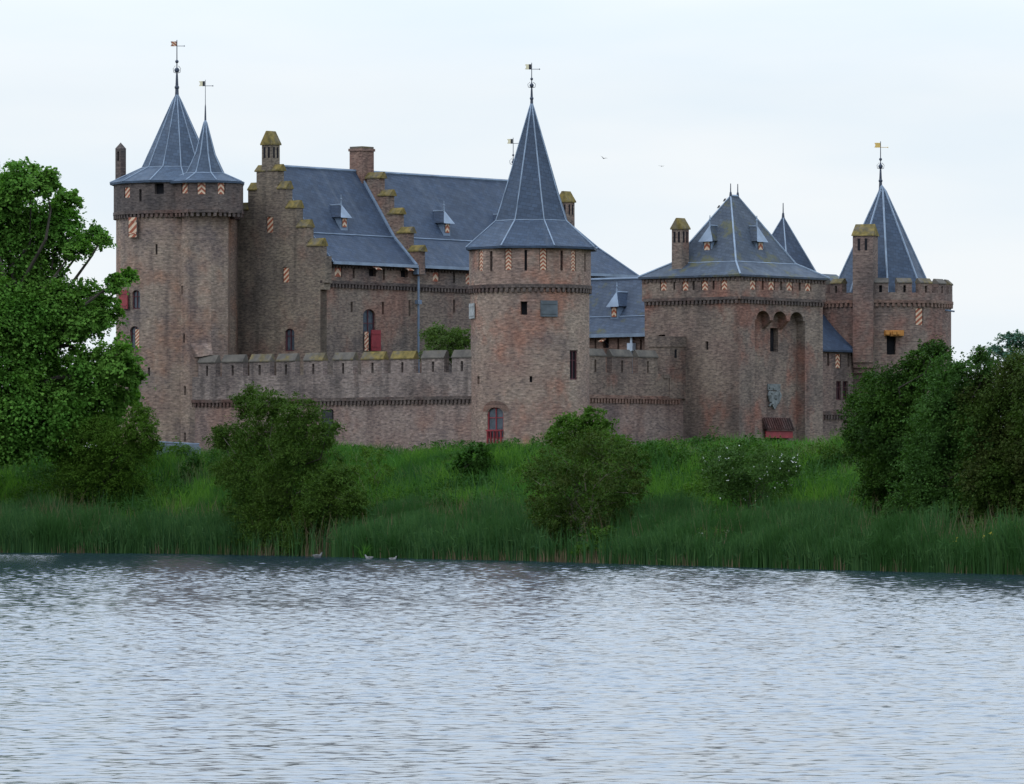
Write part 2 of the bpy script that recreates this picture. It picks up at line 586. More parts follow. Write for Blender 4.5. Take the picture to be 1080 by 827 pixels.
def fill(parent, surf, a, b, c, d, sp):
    k = sp[0]
    o, t, n, u = surf.frame((a + b) / 2, (c + d) / 2)
    w, h = (b - a) / 2, (d - c) / 2
    if k == 'slit':
        m = MB()
        m.obox(o, t, n, u, -w * 0.98, w * 0.98, -0.29, -0.2, -h * 0.99, h * 0.99)
        m.build('arrow_slit', M['dark'], parent)
    elif k == 'dark':
        m = MB()
        m.obox(o, t, n, u, -w * 0.98, w * 0.98, -0.49, -0.42, -h * 0.99, h * 0.99)
        m.build('opening', M['dark'], parent)
    elif k in ('shut', 'diag'):
        m = MB()
        m.obox(o, t, n, u, -w * 0.96, w * 0.96, -0.13, -0.06, -h * 0.97, h * 0.97, unit=True)
        sh = m.build('shutter', M['diagonal'] if k == 'diag' else (M['chevron'] if h > 1.15 * w else M['chevron_short']), parent)
    elif k == 'hatch':
        m = MB()
        m.obox(o, t, n, u, -w * 0.98, w * 0.98, -0.39, -0.3, -h * 0.99, h * 0.99)
        m.build('opening', M['dark'], parent)
        ang = math.radians(62)
        top = o + u * (h + 0.02) + n * 0.02
        dn = -u * math.cos(ang) + n * math.sin(ang)
        nn = n * math.cos(ang) + u * math.sin(ang)
        m = MB()
        m.obox(top, t, nn, -dn, -w, w, 0.0, 0.06, -2 * h * 0.9, 0.0, unit=True)
        hp = m.build('hatch', M['chevron'], parent)
        m = MB()
        m.tube([o + t * w * 0.8 - u * h * 0.4 - n * 0.1, top + t * w * 0.8 + dn * h * 1.4], 0.02, 5)
        m.build('prop', M['iron'], hp)
    elif k in ('win', 'half'):
        frame_mat = M['red_paint'] if 'red' in sp[5:] else M['maroon']
        fw = min(0.09, w * 0.22)
        m = MB()
        m.obox(o, t, n, u, -w, -w + fw, -0.24, -0.12, -h, h)
        m.obox(o, t, n, u, w - fw, w, -0.24, -0.12, -h, h)
        m.obox(o, t, n, u, -w + fw, w - fw, -0.24, -0.12, h - fw, h)
        m.obox(o, t, n, u, -w + fw, w - fw, -0.24, -0.12, -h, -h + fw)
        win = m.build('window', frame_mat, parent)
        m = MB()
        m.obox(o, t, n, u, -w + fw, w - fw, -0.235, -0.2, -h + fw, h - fw)
        m.build('pane', M['dark'] if 'black' in sp[5:] else M['glass'], win)
        m = MB()
        m.obox(o, t, n, u, -fw * 0.45, fw * 0.45, -0.199, -0.14, -h + fw, h - fw)
        m.obox(o, t, n, u, -w + fw, w - fw, -0.195, -0.16, h * 0.3, h * 0.3 + 0.06)
        m.build('mullion', frame_mat, win)
        if 'stripe' in sp[5:]:
            m = MB()
            m.obox(o, t, n, u, 0.02, w - 0.01, -0.115, -0.05, -h * 0.98, h * 0.72, unit=True)
            m.build('shutter', M['diagonal'], win)


def leaf_panel(parent, surf, x, y, w, h, mat, out=0.12, tilt=0.0, name='shutter', label=None):
    """a shutter leaf or a plaque standing proud of the wall"""
    a, b, c, d = rect_of(surf, x, y, w, h)
    o, t, n, u = surf.frame((a + b) / 2, (c + d) / 2)
    if tilt:
        t2 = t * math.cos(tilt) + n * math.sin(tilt)
        n = n * math.cos(tilt) - t * math.sin(tilt)
        t = t2
    ww, hh = (b - a) / 2, (d - c) / 2
    m = MB()
    m.obox(o, t, n, u, -ww, ww, out - 0.07, out, -hh, hh, unit=True)
    for z in (-0.62, 0.62):
        m.obox(o, t, n, u, -ww * 0.9, ww * 0.9, out + 0.002, out + 0.03, z * hh - 0.04, z * hh + 0.04, unit=True)
    ob = m.build(name, mat, parent)
    if label:
        ob["label"] = label
    return ob


def frieze(parent, surf, s0, s1, zlow, h, mat, out=0.16, pitch=0.42, proj=None):
    """a corbel table: a string course on a row of little brick corbels"""
    m = MB()
    n = max(2, int((s1 - s0) / pitch))
    st = (s1 - s0) / n
    for k in range(n):
        o, t, nn, u = surf.frame(s0 + (k + 0.5) * st, zlow)
        m.obox(o, t, nn, u, -st * 0.27, st * 0.27, -0.03, out, 0.0, h * 0.55)
    k = max(1, int((s1 - s0) / 0.5)) if isinstance(surf, Cyl) else 1
    for i in range(k):
        a, b = s0 + (s1 - s0) * i / k, s0 + (s1 - s0) * (i + 1) / k
        for (zz0, zz1, oo) in ((zlow + h * 0.55, zlow + h, out + 0.03),):
            P = surf.P
            m.poly([P(a, zz0, -oo), P(b, zz0, -oo), P(b, zz1, -oo), P(a, zz1, -oo)])
            m.poly([P(a, zz1, -oo), P(b, zz1, -oo), P(b, zz1, 0.05), P(a, zz1, 0.05)])
            m.poly([P(a, zz0, 0.05), P(b, zz0, 0.05), P(b, zz0, -oo), P(a, zz0, -oo)])
    if k == 1:
        P = surf.P
        for q in (s0, s1):
            m.poly([P(q, zlow + h * 0.55, 0.05), P(q, zlow + h * 0.55, -out - 0.03), P(q, zlow + h, -out - 0.03), P(q, zlow + h, 0.05)])
    return m.build('frieze', mat, parent)


def ring_pts(ca, cb, R, z, n, rot):
    return [V(ca + R * math.cos(rot + 2 * math.pi * k / n), cb + R * math.sin(rot + 2 * math.pi * k / n), z) for k in range(n)]


def poly_roof(parent, ca, cb, rings, n, rot, apex, mat, rib=0.07, tip=None, rib_mat='lead', top=None):
    """faceted bell-cast spire: rings of (radius, height) from the eaves up, then the apex"""
    R = [ring_pts(ca, cb, r, z, n, rot) for r, z in rings]
    ap = V(*(tip or (ca, cb)), apex)
    m = MB()
    for i in range(len(R) - 1):
        for k in range(n):
            m.poly([R[i][k], R[i][(k + 1) % n], R[i + 1][(k + 1) % n], R[i + 1][k]])
    for k in range(n):
        m.poly([R[-1][k], R[-1][(k + 1) % n], ap])
    m.poly(R[0][::-1])
    low = [p - V(0, 0, 0.16) for p in ring_pts(ca, cb, rings[0][0] - 0.02, rings[0][1], n, rot)]
    for k in range(n):
        m.poly([low[k], low[(k + 1) % n], R[0][(k + 1) % n], R[0][k]])
    m.poly(low[::-1])
    rf = m.build('roof', mat, parent)
    m = MB()
    for k in range(n):
        m.tube([R[i][k] + V(0, 0, 0.02) for i in range(len(R))] + [ap], [rib] * len(R) + [rib * 0.6], 5)
    if len(R) > 1:
        for k in range(n):
            m.tube([R[1][k], R[1][(k + 1) % n]], rib * 0.7, 5)
    m.build('lead_flashing', M[rib_mat], rf)
    return rf


def finial(parent, a, b, z0, z1, flag=None, r=0.07, side=-1, orb=True):
    m = MB()
    L = z1 - z0
    m.tube([V(a, b, z0 - 0.4), V(a, b, z0 + L * 0.35), V(a, b, z0 + L * 0.4), V(a, b, z1)], [r * 1.8, r * 0.9, r * 0.5, r * 0.35], 6)
    if orb:
        m.ball(V(a, b, z0 + L * 0.44), r * 2.2)
        m.ball(V(a, b, z0 + L * 0.12), r * 2.0)
        m.ball(V(a, b, z0 + L * 0.60), r * 1.5)
        for k in range(4):      # curled iron scrolls
            c, s = math.cos(k * math.pi / 2 + 0.87), math.sin(k * math.pi / 2 + 0.87)
            m.tube([V(a, b, z0 + L * 0.38), V(a + 0.24 * c, b + 0.24 * s, z0 + L * 0.40), V(a + 0.28 * c, b + 0.28 * s, z0 + L * 0.47), V(a + 0.12 * c, b + 0.12 * s, z0 + L * 0.52)], 0.022, 4)
    fn = m.build('finial', M['iron'], parent)
    if flag:
        dx, dy = EA[0] * side, EB[0] * side       # along the picture's width in castle axes
        t = V(EA[0], EB[0], 0) * side
        nrm = V(EA[1], EB[1], 0)
        zf = z1 - 0.55
        m = MB()
        if flag != 'none':
            m.obox(V(a, b, zf), t, nrm, V(0, 0, 1), 0.03, 0.40, -0.02, 0.02, 0.08, 0.44, unit=True)
            m.poly([V(a, b, zf) + t * 0.4 + V(0, 0, 0.44), V(a, b, zf) + t * 0.48 + V(0, 0, 0.43), V(a, b, zf) + t * 0.4 + V(0, 0, 0.32)])
            m.poly([V(a, b, zf) + t * 0.4 + V(0, 0, 0.2), V(a, b, zf) + t * 0.48 + V(0, 0, 0.09), V(a, b, zf) + t * 0.4 + V(0, 0, 0.08)])
            m.build('flag', M[flag], fn)
            if flag == 'cream':
                m = MB()
                m.obox(V(a, b, zf), t, nrm, V(0, 0, 1), 0.03, 0.2, -0.024, 0.024, 0.076, 0.444)
                m.build('flag_field', M['black_paint'], fn)
        m = MB()
        m.tube([V(a, b, zf + 0.1), V(a, b, zf + 0.1) - t * 0.55], 0.02, 4)
        m.ball(V(a, b, zf + 0.1) - t * 0.55, 0.05, 6, 4)
        m.build('pointer', M['gold' if flag == 'gold' else 'iron'], fn)
    return fn


def chimney(parent, a, b, w, dp, z0, z1, mat, cap='lichen_much', gable=True, caph=0.7, vents=True):
    m = MB()
    m.box(a - w / 2, a + w / 2, b - dp / 2, b + dp / 2, z0, z1 - caph)
    if not gable:
        m.box(a - w / 2 - 0.07, a + w / 2 + 0.07, b - dp / 2 - 0.07, b + dp / 2 + 0.07, z1 - caph, z1 - caph + 0.2)
    ch = m.build('chimney', mat, parent)
    m = MB()
    e = 0.09
    x0, x1, y0, y1, zb = a - w / 2 - e, a + w / 2 + e, b - dp / 2 - e, b + dp / 2 + e, z1 - caph + 0.003
    if gable:
        zt = z1
        r0, r1 = V(a, y0 + dp * 0.12, zt), V(a, y1 - dp * 0.12, zt)
        xi = 0.1 * w
        lo = [V(x0, y0, zb), V(x1, y0, zb), V(x1, y1, zb), V(x0, y1, zb)]
        l2 = [p + V(0, 0, 0.1) for p in lo]
        for k in range(4):
            m.poly([lo[k], lo[(k + 1) % 4], l2[(k + 1) % 4], l2[k]])
        m.poly(lo[::-1])
        m.poly([l2[1], l2[2], r1 + V(xi, 0, 0), r0 + V(xi, 0, 0)])
        m.poly([l2[3], l2[0], r0 - V(xi, 0, 0), r1 - V(xi, 0, 0)])
        m.poly([l2[0], l2[1], r0 + V(xi, 0, 0), r0 - V(xi, 0, 0)])
        m.poly([l2[2], l2[3], r1 - V(xi, 0, 0), r1 + V(xi, 0, 0)])
        m.poly([r0 - V(xi, 0, 0), r0 + V(xi, 0, 0), r1 + V(xi, 0, 0), r1 - V(xi, 0, 0)])
    else:
        m.box(x0 + 0.1, x1 - 0.1, y0 + 0.1, y1 - 0.1, zb + 0.2, z1)
    m.build('chimney_cap', M[cap], ch)
    if vents:
        m = MB()
        zv0, zv1 = z1 - caph - 0.95, z1 - caph - 0.15
        for q in ((-0.22, 0.22) if w > 0.8 else (0.0,)):
            m.box(a + q * w - w * 0.1, a + q * w + w * 0.1, b - dp / 2 - 0.012, b - dp / 2 + 0.1, zv0, zv1)
            m.box(a + w / 2 - 0.1, a + w / 2 + 0.012, b + q * dp - dp * 0.1, b + q * dp + dp * 0.1, zv0, zv1)
        m.build('smoke_vent', M['dark'], ch)
    return ch


def dormer(parent, o, t, n, w, h, rh, back, slate):
    """little roof dormer: o is the middle of the front's foot, n points out of the roof"""
    u = V(0, 0, 1)
    m = MB()
    m.obox(o, t, n, u, -w / 2, w / 2, -back, 0.0, -0.3, h)
    d = m.build('dormer', M['lead_dark'], parent)
    m = MB()
    m.obox(o, t, n, u, -w * 0.34, w * 0.34, 0.003, 0.05, 0.05, h - 0.05, unit=True)
    m.build('shutter', M['chevron_short'], d)
    e = 0.22
    pk0 = o + u * (h + rh) - n * 0.3
    pk1 = o + u * (h + rh) - n * (back + 0.6)
    A, B = o + u * (h + 0.01) - t * (w / 2 + e) + n * e, o + u * (h + 0.01) + t * (w / 2 + e) + n * e
    A2, B2 = A - n * (back + 0.8 + e), B - n * (back + 0.8 + e)
    m = MB()
    m.poly([A, A2, pk1, pk0][::-1])
    m.poly([B2, B, pk0, pk1][::-1])
    m.poly([A, A2, B2, B])
    m.build('dormer_roof', slate, d)
    m = MB()
    ip = pk0 + n * 0.05
    m.poly([A + n * 0.05 - u * 0.05, B + n * 0.05 - u * 0.05, ip])
    m.poly([A + n * 0.05 - u * 0.05, A, pk0, ip])
    m.poly([B, B + n * 0.05 - u * 0.05, ip, pk0])
    m.poly([A, B, B + n * 0.05 - u * 0.05, A + n * 0.05 - u * 0.05])
    m.tube([pk0, pk1], 0.06, 5)
    m.tube([pk0 - u * 0.1, pk0 + u * 0.75], [0.07, 0.03], 5)
    m.ball(pk0 + u * 0.42, 0.09, 6, 4)
    m.build('gable_front', M['lead'], d)
    return d


def merlon(parent, surf, s0, s1, z0, zc, zt, thick, mat, capmat, slit=True, slit_h=(0.1, 1.0)):
    m = MB()
    mid = (s0 + s1) / 2
    sw = 0.11
    P = surf.P
    cut = [(mid - sw, mid + sw, z0 + 0.04, z0 + (zc - z0) * 0.78)] if slit else []
    ss = [s0] + ([cut[0][0], cut[0][1]] if cut else []) + [s1]
    zs = [z0] + ([cut[0][2], cut[0][3]] if cut else []) + [zc]
    for i in range(len(ss) - 1):
        for j in range(len(zs) - 1):
            if cut and i == 1 and j == 1:
                continue
            a, b, c, d = ss[i], ss[i + 1], zs[j], zs[j + 1]
            m.poly([P(a, c), P(b, c), P(b, d), P(a, d)])
    if cut:
        a, b, c, d = cut[0]
        dp = 0.25
        m.poly([P(a, c), P(a, c, dp), P(a, d, dp), P(a, d)])
        m.poly([P(b, c, dp), P(b, c), P(b, d), P(b, d, dp)])
        m.poly([P(a, d), P(a, d, dp), P(b, d, dp), P(b, d)])
        m.poly([P(a, c, dp), P(a, c), P(b, c), P(b, c, dp)])
    th = thick
    m.poly([P(s1, z0), P(s1, z0, th), P(s1, zc, th), P(s1, zc)])
    m.poly([P(s0, z0, th), P(s0, z0), P(s0, zc), P(s0, zc, th)])
    m.poly([P(s1, z0, th), P(s0, z0, th), P(s0, zc, th), P(s1, zc, th)])
    ml = m.build('merlon', mat, parent)
    if cut:
        m = MB()
        a, b, c, d = cut[0]
        m.poly([P(a, c, 0.245), P(b, c, 0.245), P(b, d, 0.245), P(a, d, 0.245)])
        m.poly([P(a, c, 0.3), P(b, c, 0.3), P(b, d, 0.3), P(a, d, 0.3)])
        m.build('arrow_slit', M['dark'], ml)
    m = MB()
    e = 0.06
    a, b = s0 - 0.02, s1 + 0.02
    prof = [(-e, zc), (-e, zc + 0.08), (th * 0.55, zt), (th * 0.75, zt), (th + e, zc + 0.08), (th + e, zc)]
    for k in range(len(prof)):
        (d0, q0), (d1, q1) = prof[k], prof[(k + 1) % len(prof)]
        m.poly([P(a, q0, d0), P(b, q0, d0), P(b, q1, d1), P(a, q1, d1)])
    m.poly([P(a, q, d) for d, q in prof])
    m.poly([P(b, q, d) for d, q in prof][::-1])
    m.build('coping', M[capmat], ml)
    return ml


def ztop(py, Y):
    return EYE + (HOR - py) * Y / F



# ------------------------------------------------------------------ castle
def coping(parent, surf, s0, s1, zc, zt, th, mat):
    P = surf.P
    m = MB()
    e = 0.07
    a, b = s0 - e * 0.5, s1 + e
    prof = [(-e, zc), (-e, zc + 0.09), (th * 0.5, zt), (th * 0.7, zt), (th + e, zc + 0.09), (th + e, zc)]
    for k in range(len(prof)):
        (d0, q0), (d1, q1) = prof[k], prof[(k + 1) % len(prof)]
        m.poly([P(a, q0, d0), P(b, q0, d0), P(b, q1, d1), P(a, q1, d1)])
    m.poly([P(a, q, d) for d, q in prof])
    m.poly([P(b, q, d) for d, q in prof][::-1])
    return m.build('coping', M[mat], parent)


def shift(a, b, right, closer=0.0):
    return a + EA[0] * right - EA[1] * closer, b + EB[0] * right - EB[1] * closer


# ---- west tower: the broad round tower on the left with its stair turret
T = thing('round_tower', 'broad round brick tower at the left end, dark upper storey, with a smaller stair turret', 'tower', -34.1, 0.0)
TZ = T
cy = Cyl(-34.1, 0.0, 4.5)
R_ = cy.r * math.pi
facade(T, cy, -R_, R_, 5.5, 24.6, [
    ('slit', 165, 263, 2.2, 11), ('win', 143.5, 316, 8.5, 20, 'arch'), ('win', 142, 356, 10, 24, 'arch', 'stripe'),
    ('slit', 157, 392, 2.2, 9)], M['brick_west'], 72)
leaf_panel(T, cy, 143, 240, 10, 21, M['diagonal'], 0.3)
leaf_panel(T, cy, 133.2, 316, 9, 20, M['red_paint'], 0.25, label='open red shutter')
cg = Cyl(-34.1, 0.0, 4.68)
R_ = cg.r * math.pi
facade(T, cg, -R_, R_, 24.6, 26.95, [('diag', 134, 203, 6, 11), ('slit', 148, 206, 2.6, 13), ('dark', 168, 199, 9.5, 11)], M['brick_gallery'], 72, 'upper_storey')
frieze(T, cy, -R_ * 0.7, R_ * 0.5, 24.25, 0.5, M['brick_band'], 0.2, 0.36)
rf = poly_roof(T, -34.1, 0.0, [(5.0, 26.95), (2.6, 28.08), (0.36, 33.0)], 12, 0.35, 33.75, M['slate_west'], 0.045, rib_mat='lead')
finial(T, -34.1, 0.0, 33.6, 37.6, 'flagred', 0.09)
pa, pb = shift(-34.1, 0.0, -4.15, 0.3)
m = MB()
m.box(pa - 0.28, pa + 0.28, pb - 0.28, pb + 0.28, 24.6, 28.6)
for dx in (-1, 1):
    m.box(pa + dx * 0.19 - 0.09, pa + dx * 0.19 + 0.09, pb - 0.28, pb + 0.28, 28.6, 29.3)
m.box(pa - 0.28, pa + 0.28, pb - 0.28, pb + 0.28, 29.3, 29.5)
tp = V(pa, pb, 29.98)
q = [V(pa - .3, pb - .3, 29.5), V(pa + .3, pb - .3, 29.5), V(pa + .3, pb + .3, 29.5), V(pa - .3, pb + .3, 29.5)]
for k in range(4):
    m.poly([q[k], q[(k + 1) % 4], tp])
m.build('chimney', M['brick_gallery'], T)

# stair turret
tc = (-30.26, -1.24)
frot = cy.f0
vang = [frot + math.radians(x) for x in (-74, -29, 16, 61, 106, 151, 196, 241)]
tv = [V(tc[0] + 2.05 * math.cos(x), tc[1] + 2.05 * math.sin(x)) for x in vang]
wallL = Facet((-34.1, -3.0), (0.0, -3.0))
sW, _ = wallL.hit(207.5, 420)
specs_by = {0: [('slit', 191, 236, 2.0, 9), ('slit', 192, 306, 2.0, 9), ('slit', 194, 357, 2.0, 9), ('slit', 195, 412, 2.0, 9), ('slit', 195, 461, 2.0, 9)]}
for k in range(8):
    fc = Facet(tv[k], tv[(k + 1) % 8])
    facade(T, fc, 0, fc.L, 5.5, 24.6, specs_by.get(k, []), M['brick_west'], 1, 'stair_turret')
p3 = lambda v, z: V(v[0], v[1], z)
ga, gb = shift(tc[0], tc[1], 0.3)
gv = [V(ga + 2.75 * math.cos(x), gb + 2.75 * math.sin(x)) for x in vang]
gs = {0: [('diag', 194.5, 198, 6.5, 12)], 1: [('shut', 212.5, 198.5, 10, 13)], 2: [('shut', 233.5, 198.5, 8.5, 13)]}
for k in range(8):
    fc = Facet(gv[k], gv[(k + 1) % 8])
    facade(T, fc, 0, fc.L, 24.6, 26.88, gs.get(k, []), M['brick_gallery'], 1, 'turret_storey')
    if k in (0, 1, 2, 3, 7):
        frieze(T, fc, 0, fc.L, 24.25, 0.5, M['brick_band'], 0.06, 0.36)
m = MB()
W0, W1 = wallL.P(sW - 0.2, 0)[:2], wallL.P(sW + 1.5, 0)[:2]
lo = [V(W0[0], W0[1] - 0.1, 13.95), V(W0[0] + 0.5, W0[1] - 0.1, 13.95), V(W1[0], W1[1] + 0.1, 14.1)]
m.poly([p3(tv[1], 14.95), lo[0], lo[1], p3(tv[1] * 0.45 + tv[2] * 0.55, 14.95) + V(0.02, -0.02, 0)])
m.poly([p3(tv[1] * 0.45 + tv[2] * 0.55, 14.95) + V(0.02, -0.02, 0), lo[1], lo[2], p3(tv[2], 14.95) + V(0.02, -0.02, 0)])
m.build('weathering', M['brick_west'], T)
m = MB()
m.poly([p3(v, 24.6) for v in gv])
m.build('turret_soffit', M['brick_gallery'], T)
ra, rb = shift(tc[0], tc[1], 0.15)
poly_roof(T, ra, rb, [(3.0, 26.86), (1.45, 27.5), (0.75, 28.9), (0.12, 31.2)], 8, vang[0], 31.5, M['slate_west'], 0.05)
finial(T, ra, rb, 31.4, 34.4, 'cream', 0.05, orb=False)

# ---- curtain wall on the water side, left of the lone tower
T = thing('curtain_wall', 'long crenellated brick wall with yellow-lichened copings left of the middle round tower', 'wall', -16.0, -3.0)
sA, sB = sW - 0.6, wallL.hit(500, 420)[0] + 1.5
wU = Facet((-34.1, -3.12), (0.0, -3.12))
facade(T, wallL, sA, sB, 5.5, 10.7, [('dark', 345.5, 450, 12, 36)], M['brick_curtain'])
facade(T, wU, sA, sB, 10.7, 12.5, [], M['brick_parapet'], 1, 'parapet')
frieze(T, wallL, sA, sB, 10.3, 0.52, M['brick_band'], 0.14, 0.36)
m = MB()
m.poly([wU.P(sA, 12.5), wU.P(sB, 12.5), wU.P(sB, 12.5, 1.8), wU.P(sA, 12.5, 1.8)])
m.poly([wU.P(sA, 5.5, 1.8), wU.P(sB, 5.5, 1.8), wU.P(sB, 12.5, 1.8), wU.P(sA, 12.5, 1.8)])
m.build('wall_walk', M['brick_curtain'], T)
edges = [(208, 229), (233, 258), (262, 286), (290.5, 313), (319, 342), (350, 374), (380, 406), (411, 438), (443.5, 470), (475.5, 499)]
caps = ['lichen_little', 'lichen_little', 'lichen_some', 'lichen_some', 'lichen_some', 'lichen_some', 'lichen_much', 'lichen_much', 'lichen_little', 'lichen_little']
for (x0, x1), cp in zip(edges, caps):
    q0, q1 = wU.hit(x0, 390)[0], wU.hit(x1, 390)[0]
    merlon(T, wU, q0 + 0.10, q1 - 0.14, 12.5, 13.5, 14.08, 0.5, M['brick_parapet'], cp)
# timber sluice door leaf standing open in the wall
leaf_panel(T, wallL, 346, 449, 11, 32, M['black_paint'], 0.12, name='door')

# ---- the great hall
T = thing('great_hall', 'long brick hall with stepped gable and steep blue slate roof behind the wall', 'building', -27.8, 3.0)
EV, BR, RG = (-21.95, 20.95), (-24.2, 23.12), (-27.8, 28.2)
HEND = 39.0
fh = Facet((-22.5, 3.0), (-22.5, HEND))
fu = Facet((-22.36, 3.0), (-22.36, HEND))
facade(T, fh, 0, HEND - 3, 5.5, 19.5, [
    ('slit', 371, 324, 2.4, 11), ('slit', 404, 325, 2.4, 13), ('slit', 432, 325, 2.0, 17), ('slit', 479, 323, 2.2, 14),
    ('win', 389.5, 348, 13, 44, 'arch')], M['brick_hall'])
leaf_panel(T, fh, 385.5, 360, 5, 20, M['diagonal'], 0.1)
leaf_panel(T, fh, 394.5, 359, 10, 22, M['red_paint'], 0.22, label='open red shutter')
facade(T, fu, 0, HEND - 3, 19.5, 20.95, [
    ('shut', 357, 285.5, 8, 13), ('hatch', 393, 286, 7.5, 11), ('hatch', 426.5, 287, 7.5, 11), ('slit', 373, 288, 2.2, 11),
    ('slit', 405, 290, 2.2, 11), ('shut', 460, 291, 7, 12), ('shut', 494.5, 294, 6.5, 12), ('slit', 479, 293, 2.2, 12)], M['brick_hall'], 1, 'upper_storey')
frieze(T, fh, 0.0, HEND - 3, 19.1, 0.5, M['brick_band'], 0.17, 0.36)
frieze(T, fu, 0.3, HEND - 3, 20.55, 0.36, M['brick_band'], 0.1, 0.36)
fb = Facet((-33.1, HEND), (-33.1, 3.0))
facade(T, fb, 0, HEND - 3, 5.5, 20.95, [], M['brick_hall'], 1, 'rear_wall')
fe = Facet((-22.5, HEND), (-33.1, HEND))
facade(T, fe, 0, fe.L, 5.5, 20.95, [], M['brick_hall'], 1, 'end_wall')
# stepped gable
fg = Facet((-33.1, 3.0), (-22.5, 3.0))
cols = [(0, 1.3, 22.1), (1.3, 2.35, 23.5), (2.35, 3.4, 24.95), (3.4, 4.25, 26.4), (4.25, 6.35, 27.75), (6.35, 7.2, 26.4), (7.2, 8.25, 24.95), (8.25, 9.3, 23.5), (9.3, 10.6, 22.1)]
keep = lambda s, z: any(a <= s <= b and z <= t for a, b, t in cols)
facade(T, fg, 0, 10.6, 5.5, 27.75, [('diag', 284.5, 237, 7.5, 17), ('diag', 301.5, 290, 7, 16), ('win', 305.5, 358.5, 10, 24, 'arch', 'stripe0')],
       M['brick_gable'], 1, 'stepped_gable', keep, [c[0] for c in cols], [c[2] for c in cols])
m = MB()
for i, (a, b, t) in enumerate(cols):
    P = fg.P
    m.poly([P(a, t), P(b, t), P(b, t, 0.7), P(a, t, 0.7)])
    m.poly([P(b, 19.0, 0.7), P(a, 19.0, 0.7), P(a, t, 0.7), P(b, t, 0.7)])
    nt_ = cols[i + 1][2] if i + 1 < len(cols) else 5.5
    lo, hi = min(t, nt_), max(t, nt_)
    m.poly([P(b, lo), P(b, lo, 0.7), P(b, hi, 0.7), P(b, hi)])
m.build('gable_back', M['brick_gable'], T)
for a, b, t in cols:
    if b - a > 2:
        coping(T, fg, a - 0.12, a + 0.85, t + 0.003, t + 0.52, 0.7, 'lichen_much')
        coping(T, fg, b - 0.85, b + 0.12, t + 0.003, t + 0.52, 0.7, 'lichen_much')
    else:
        coping(T, fg, a + 0.0, b + 0.0, t + 0.003, t + 0.6, 0.7, 'lichen_much')
ch = chimney(T, -27.8, 3.42, 0.98, 0.9, 27.76, 30.75, M['brick_gable'], 'lichen_much', caph=1.05)
ch.name = 'bellcote'
# roof
A = lambda pr, b: V(pr[0], b, pr[1])
mir = lambda pr: (2 * -27.8 - pr[0], pr[1])
b0, b1 = 3.71, 32.0
m = MB()
for pr_e, pr_b, pr_r, flip in ((EV, BR, RG, False), (mir(EV), mir(BR), RG, True)):
    for lo, hi, bl, bh in ((pr_e, pr_b, 39.6, 37.35), (pr_b, pr_r, 37.35, 32.0)):
        pl = [A(lo, b0), A(lo, bl), A(hi, bh), A(hi, b0)]
        m.poly(pl[::-1] if flip else pl)
m.poly([A(EV, 39.6), A(mir(EV), 39.6), A(mir(BR), 37.35), A(BR, 37.35)])
m.poly([A(BR, 37.35), A(mir(BR), 37.35), A(RG, 32.0)])
m.poly([A(EV, b0), A(mir(EV), b0), A(mir(EV), 39.6), A(EV, 39.6)])
m.poly([A(EV, b0), A(BR, b0), A(RG, b0), A(mir(BR), b0), A(mir(EV), b0)])
rf = m.build('roof', M['slate'], T)
m = MB()
m.tube([A(BR, b0) + V(0.02, 0, 0.02), A(BR, 37.35) + V(0.02, 0, 0.02)], 0.06, 5)
m.tube([A(RG, b0), A(RG, 32.0)], 0.13, 6)
m.tube([A(RG, 32.0), A(BR, 37.35), A(EV, 39.6)], 0.08, 5)
m.tube([A(mir(EV), 39.6), A(EV, 39.6)], 0.09, 5)
for b_ in (13.1, 3.85):
    for (p, q) in ((EV, BR), (BR, RG)):
        m.tube([A(p, b_) + V(0, 0, 0.03), A(q, b_) + V(0, 0, 0.03)], 0.14 if b_ > 10 else 0.05, 5)
m.build('lead_flashing', M['lead_dark'], rf)
m = MB()
for g0, g1 in ((3.75, 13.1), (13.9, 39.7)):
    m.obox(V(-21.9, g0, 20.98), V(0, 1, 0), V(1, 0, 0), V(0, 0, 1), 0, g1 - g0, 0.0, 0.16, -0.2, 0.02)
m.build('gutter', M['lead'], T)
m = MB()
m.box(-22.49, -22.02, 3.0, 3.70, 19.4, 21.35)
m.box(-22.49, -22.18, 3.0, 3.70, 18.9, 19.4)
m.build('kneeler', M['brick_gable'], T)
# fire wall with steps and the broad chimney at the ridge
fw = Facet((-34.0, 13.2), (-21.6, 13.2))
fcols = [(-22.85, -21.75, 22.0), (-23.85, -22.85, 23.4), (-24.8, -23.85, 24.85), (-25.75, -24.8, 26.25), (-27.0, -25.75, 27.6)]
m = MB()
for a, b, t in fcols:
    for (x0, x1) in ((a, b), (-55.6 - b, -55.6 - a)):
        m.box(x0, x1, 13.2, 13.85, 20.3, t)
m.build('fire_wall', M['brick_hall'], T)
for a, b, t in fcols:
    coping(T, fw, a - 0.1 + 34.0, b + 0.12 + 34.0, t + 0.003, t + 0.5, 0.65, 'lichen_much')
chimney(T, -27.75, 13.5, 1.25, 1.35, 26.0, 30.05, M['brick_red'], 'lichen_some', gable=False, caph=0.35, vents=False)
for b_ in (7.8, 19.5, 26.6):
    dormer(T, V(-24.45, b_, 23.65), V(0, 1, 0), V(1, 0, 0), 0.78, 0.78, 0.95, 1.5, M['slate'])
finial(T, -27.8, 31.3, 28.2, 31.6, 'cream', 0.06)
ch = chimney(T, -26.6, 36.3, 1.0, 0.9, 21.5, 27.6, M['brick_hall'], 'lichen_much', caph=0.9)
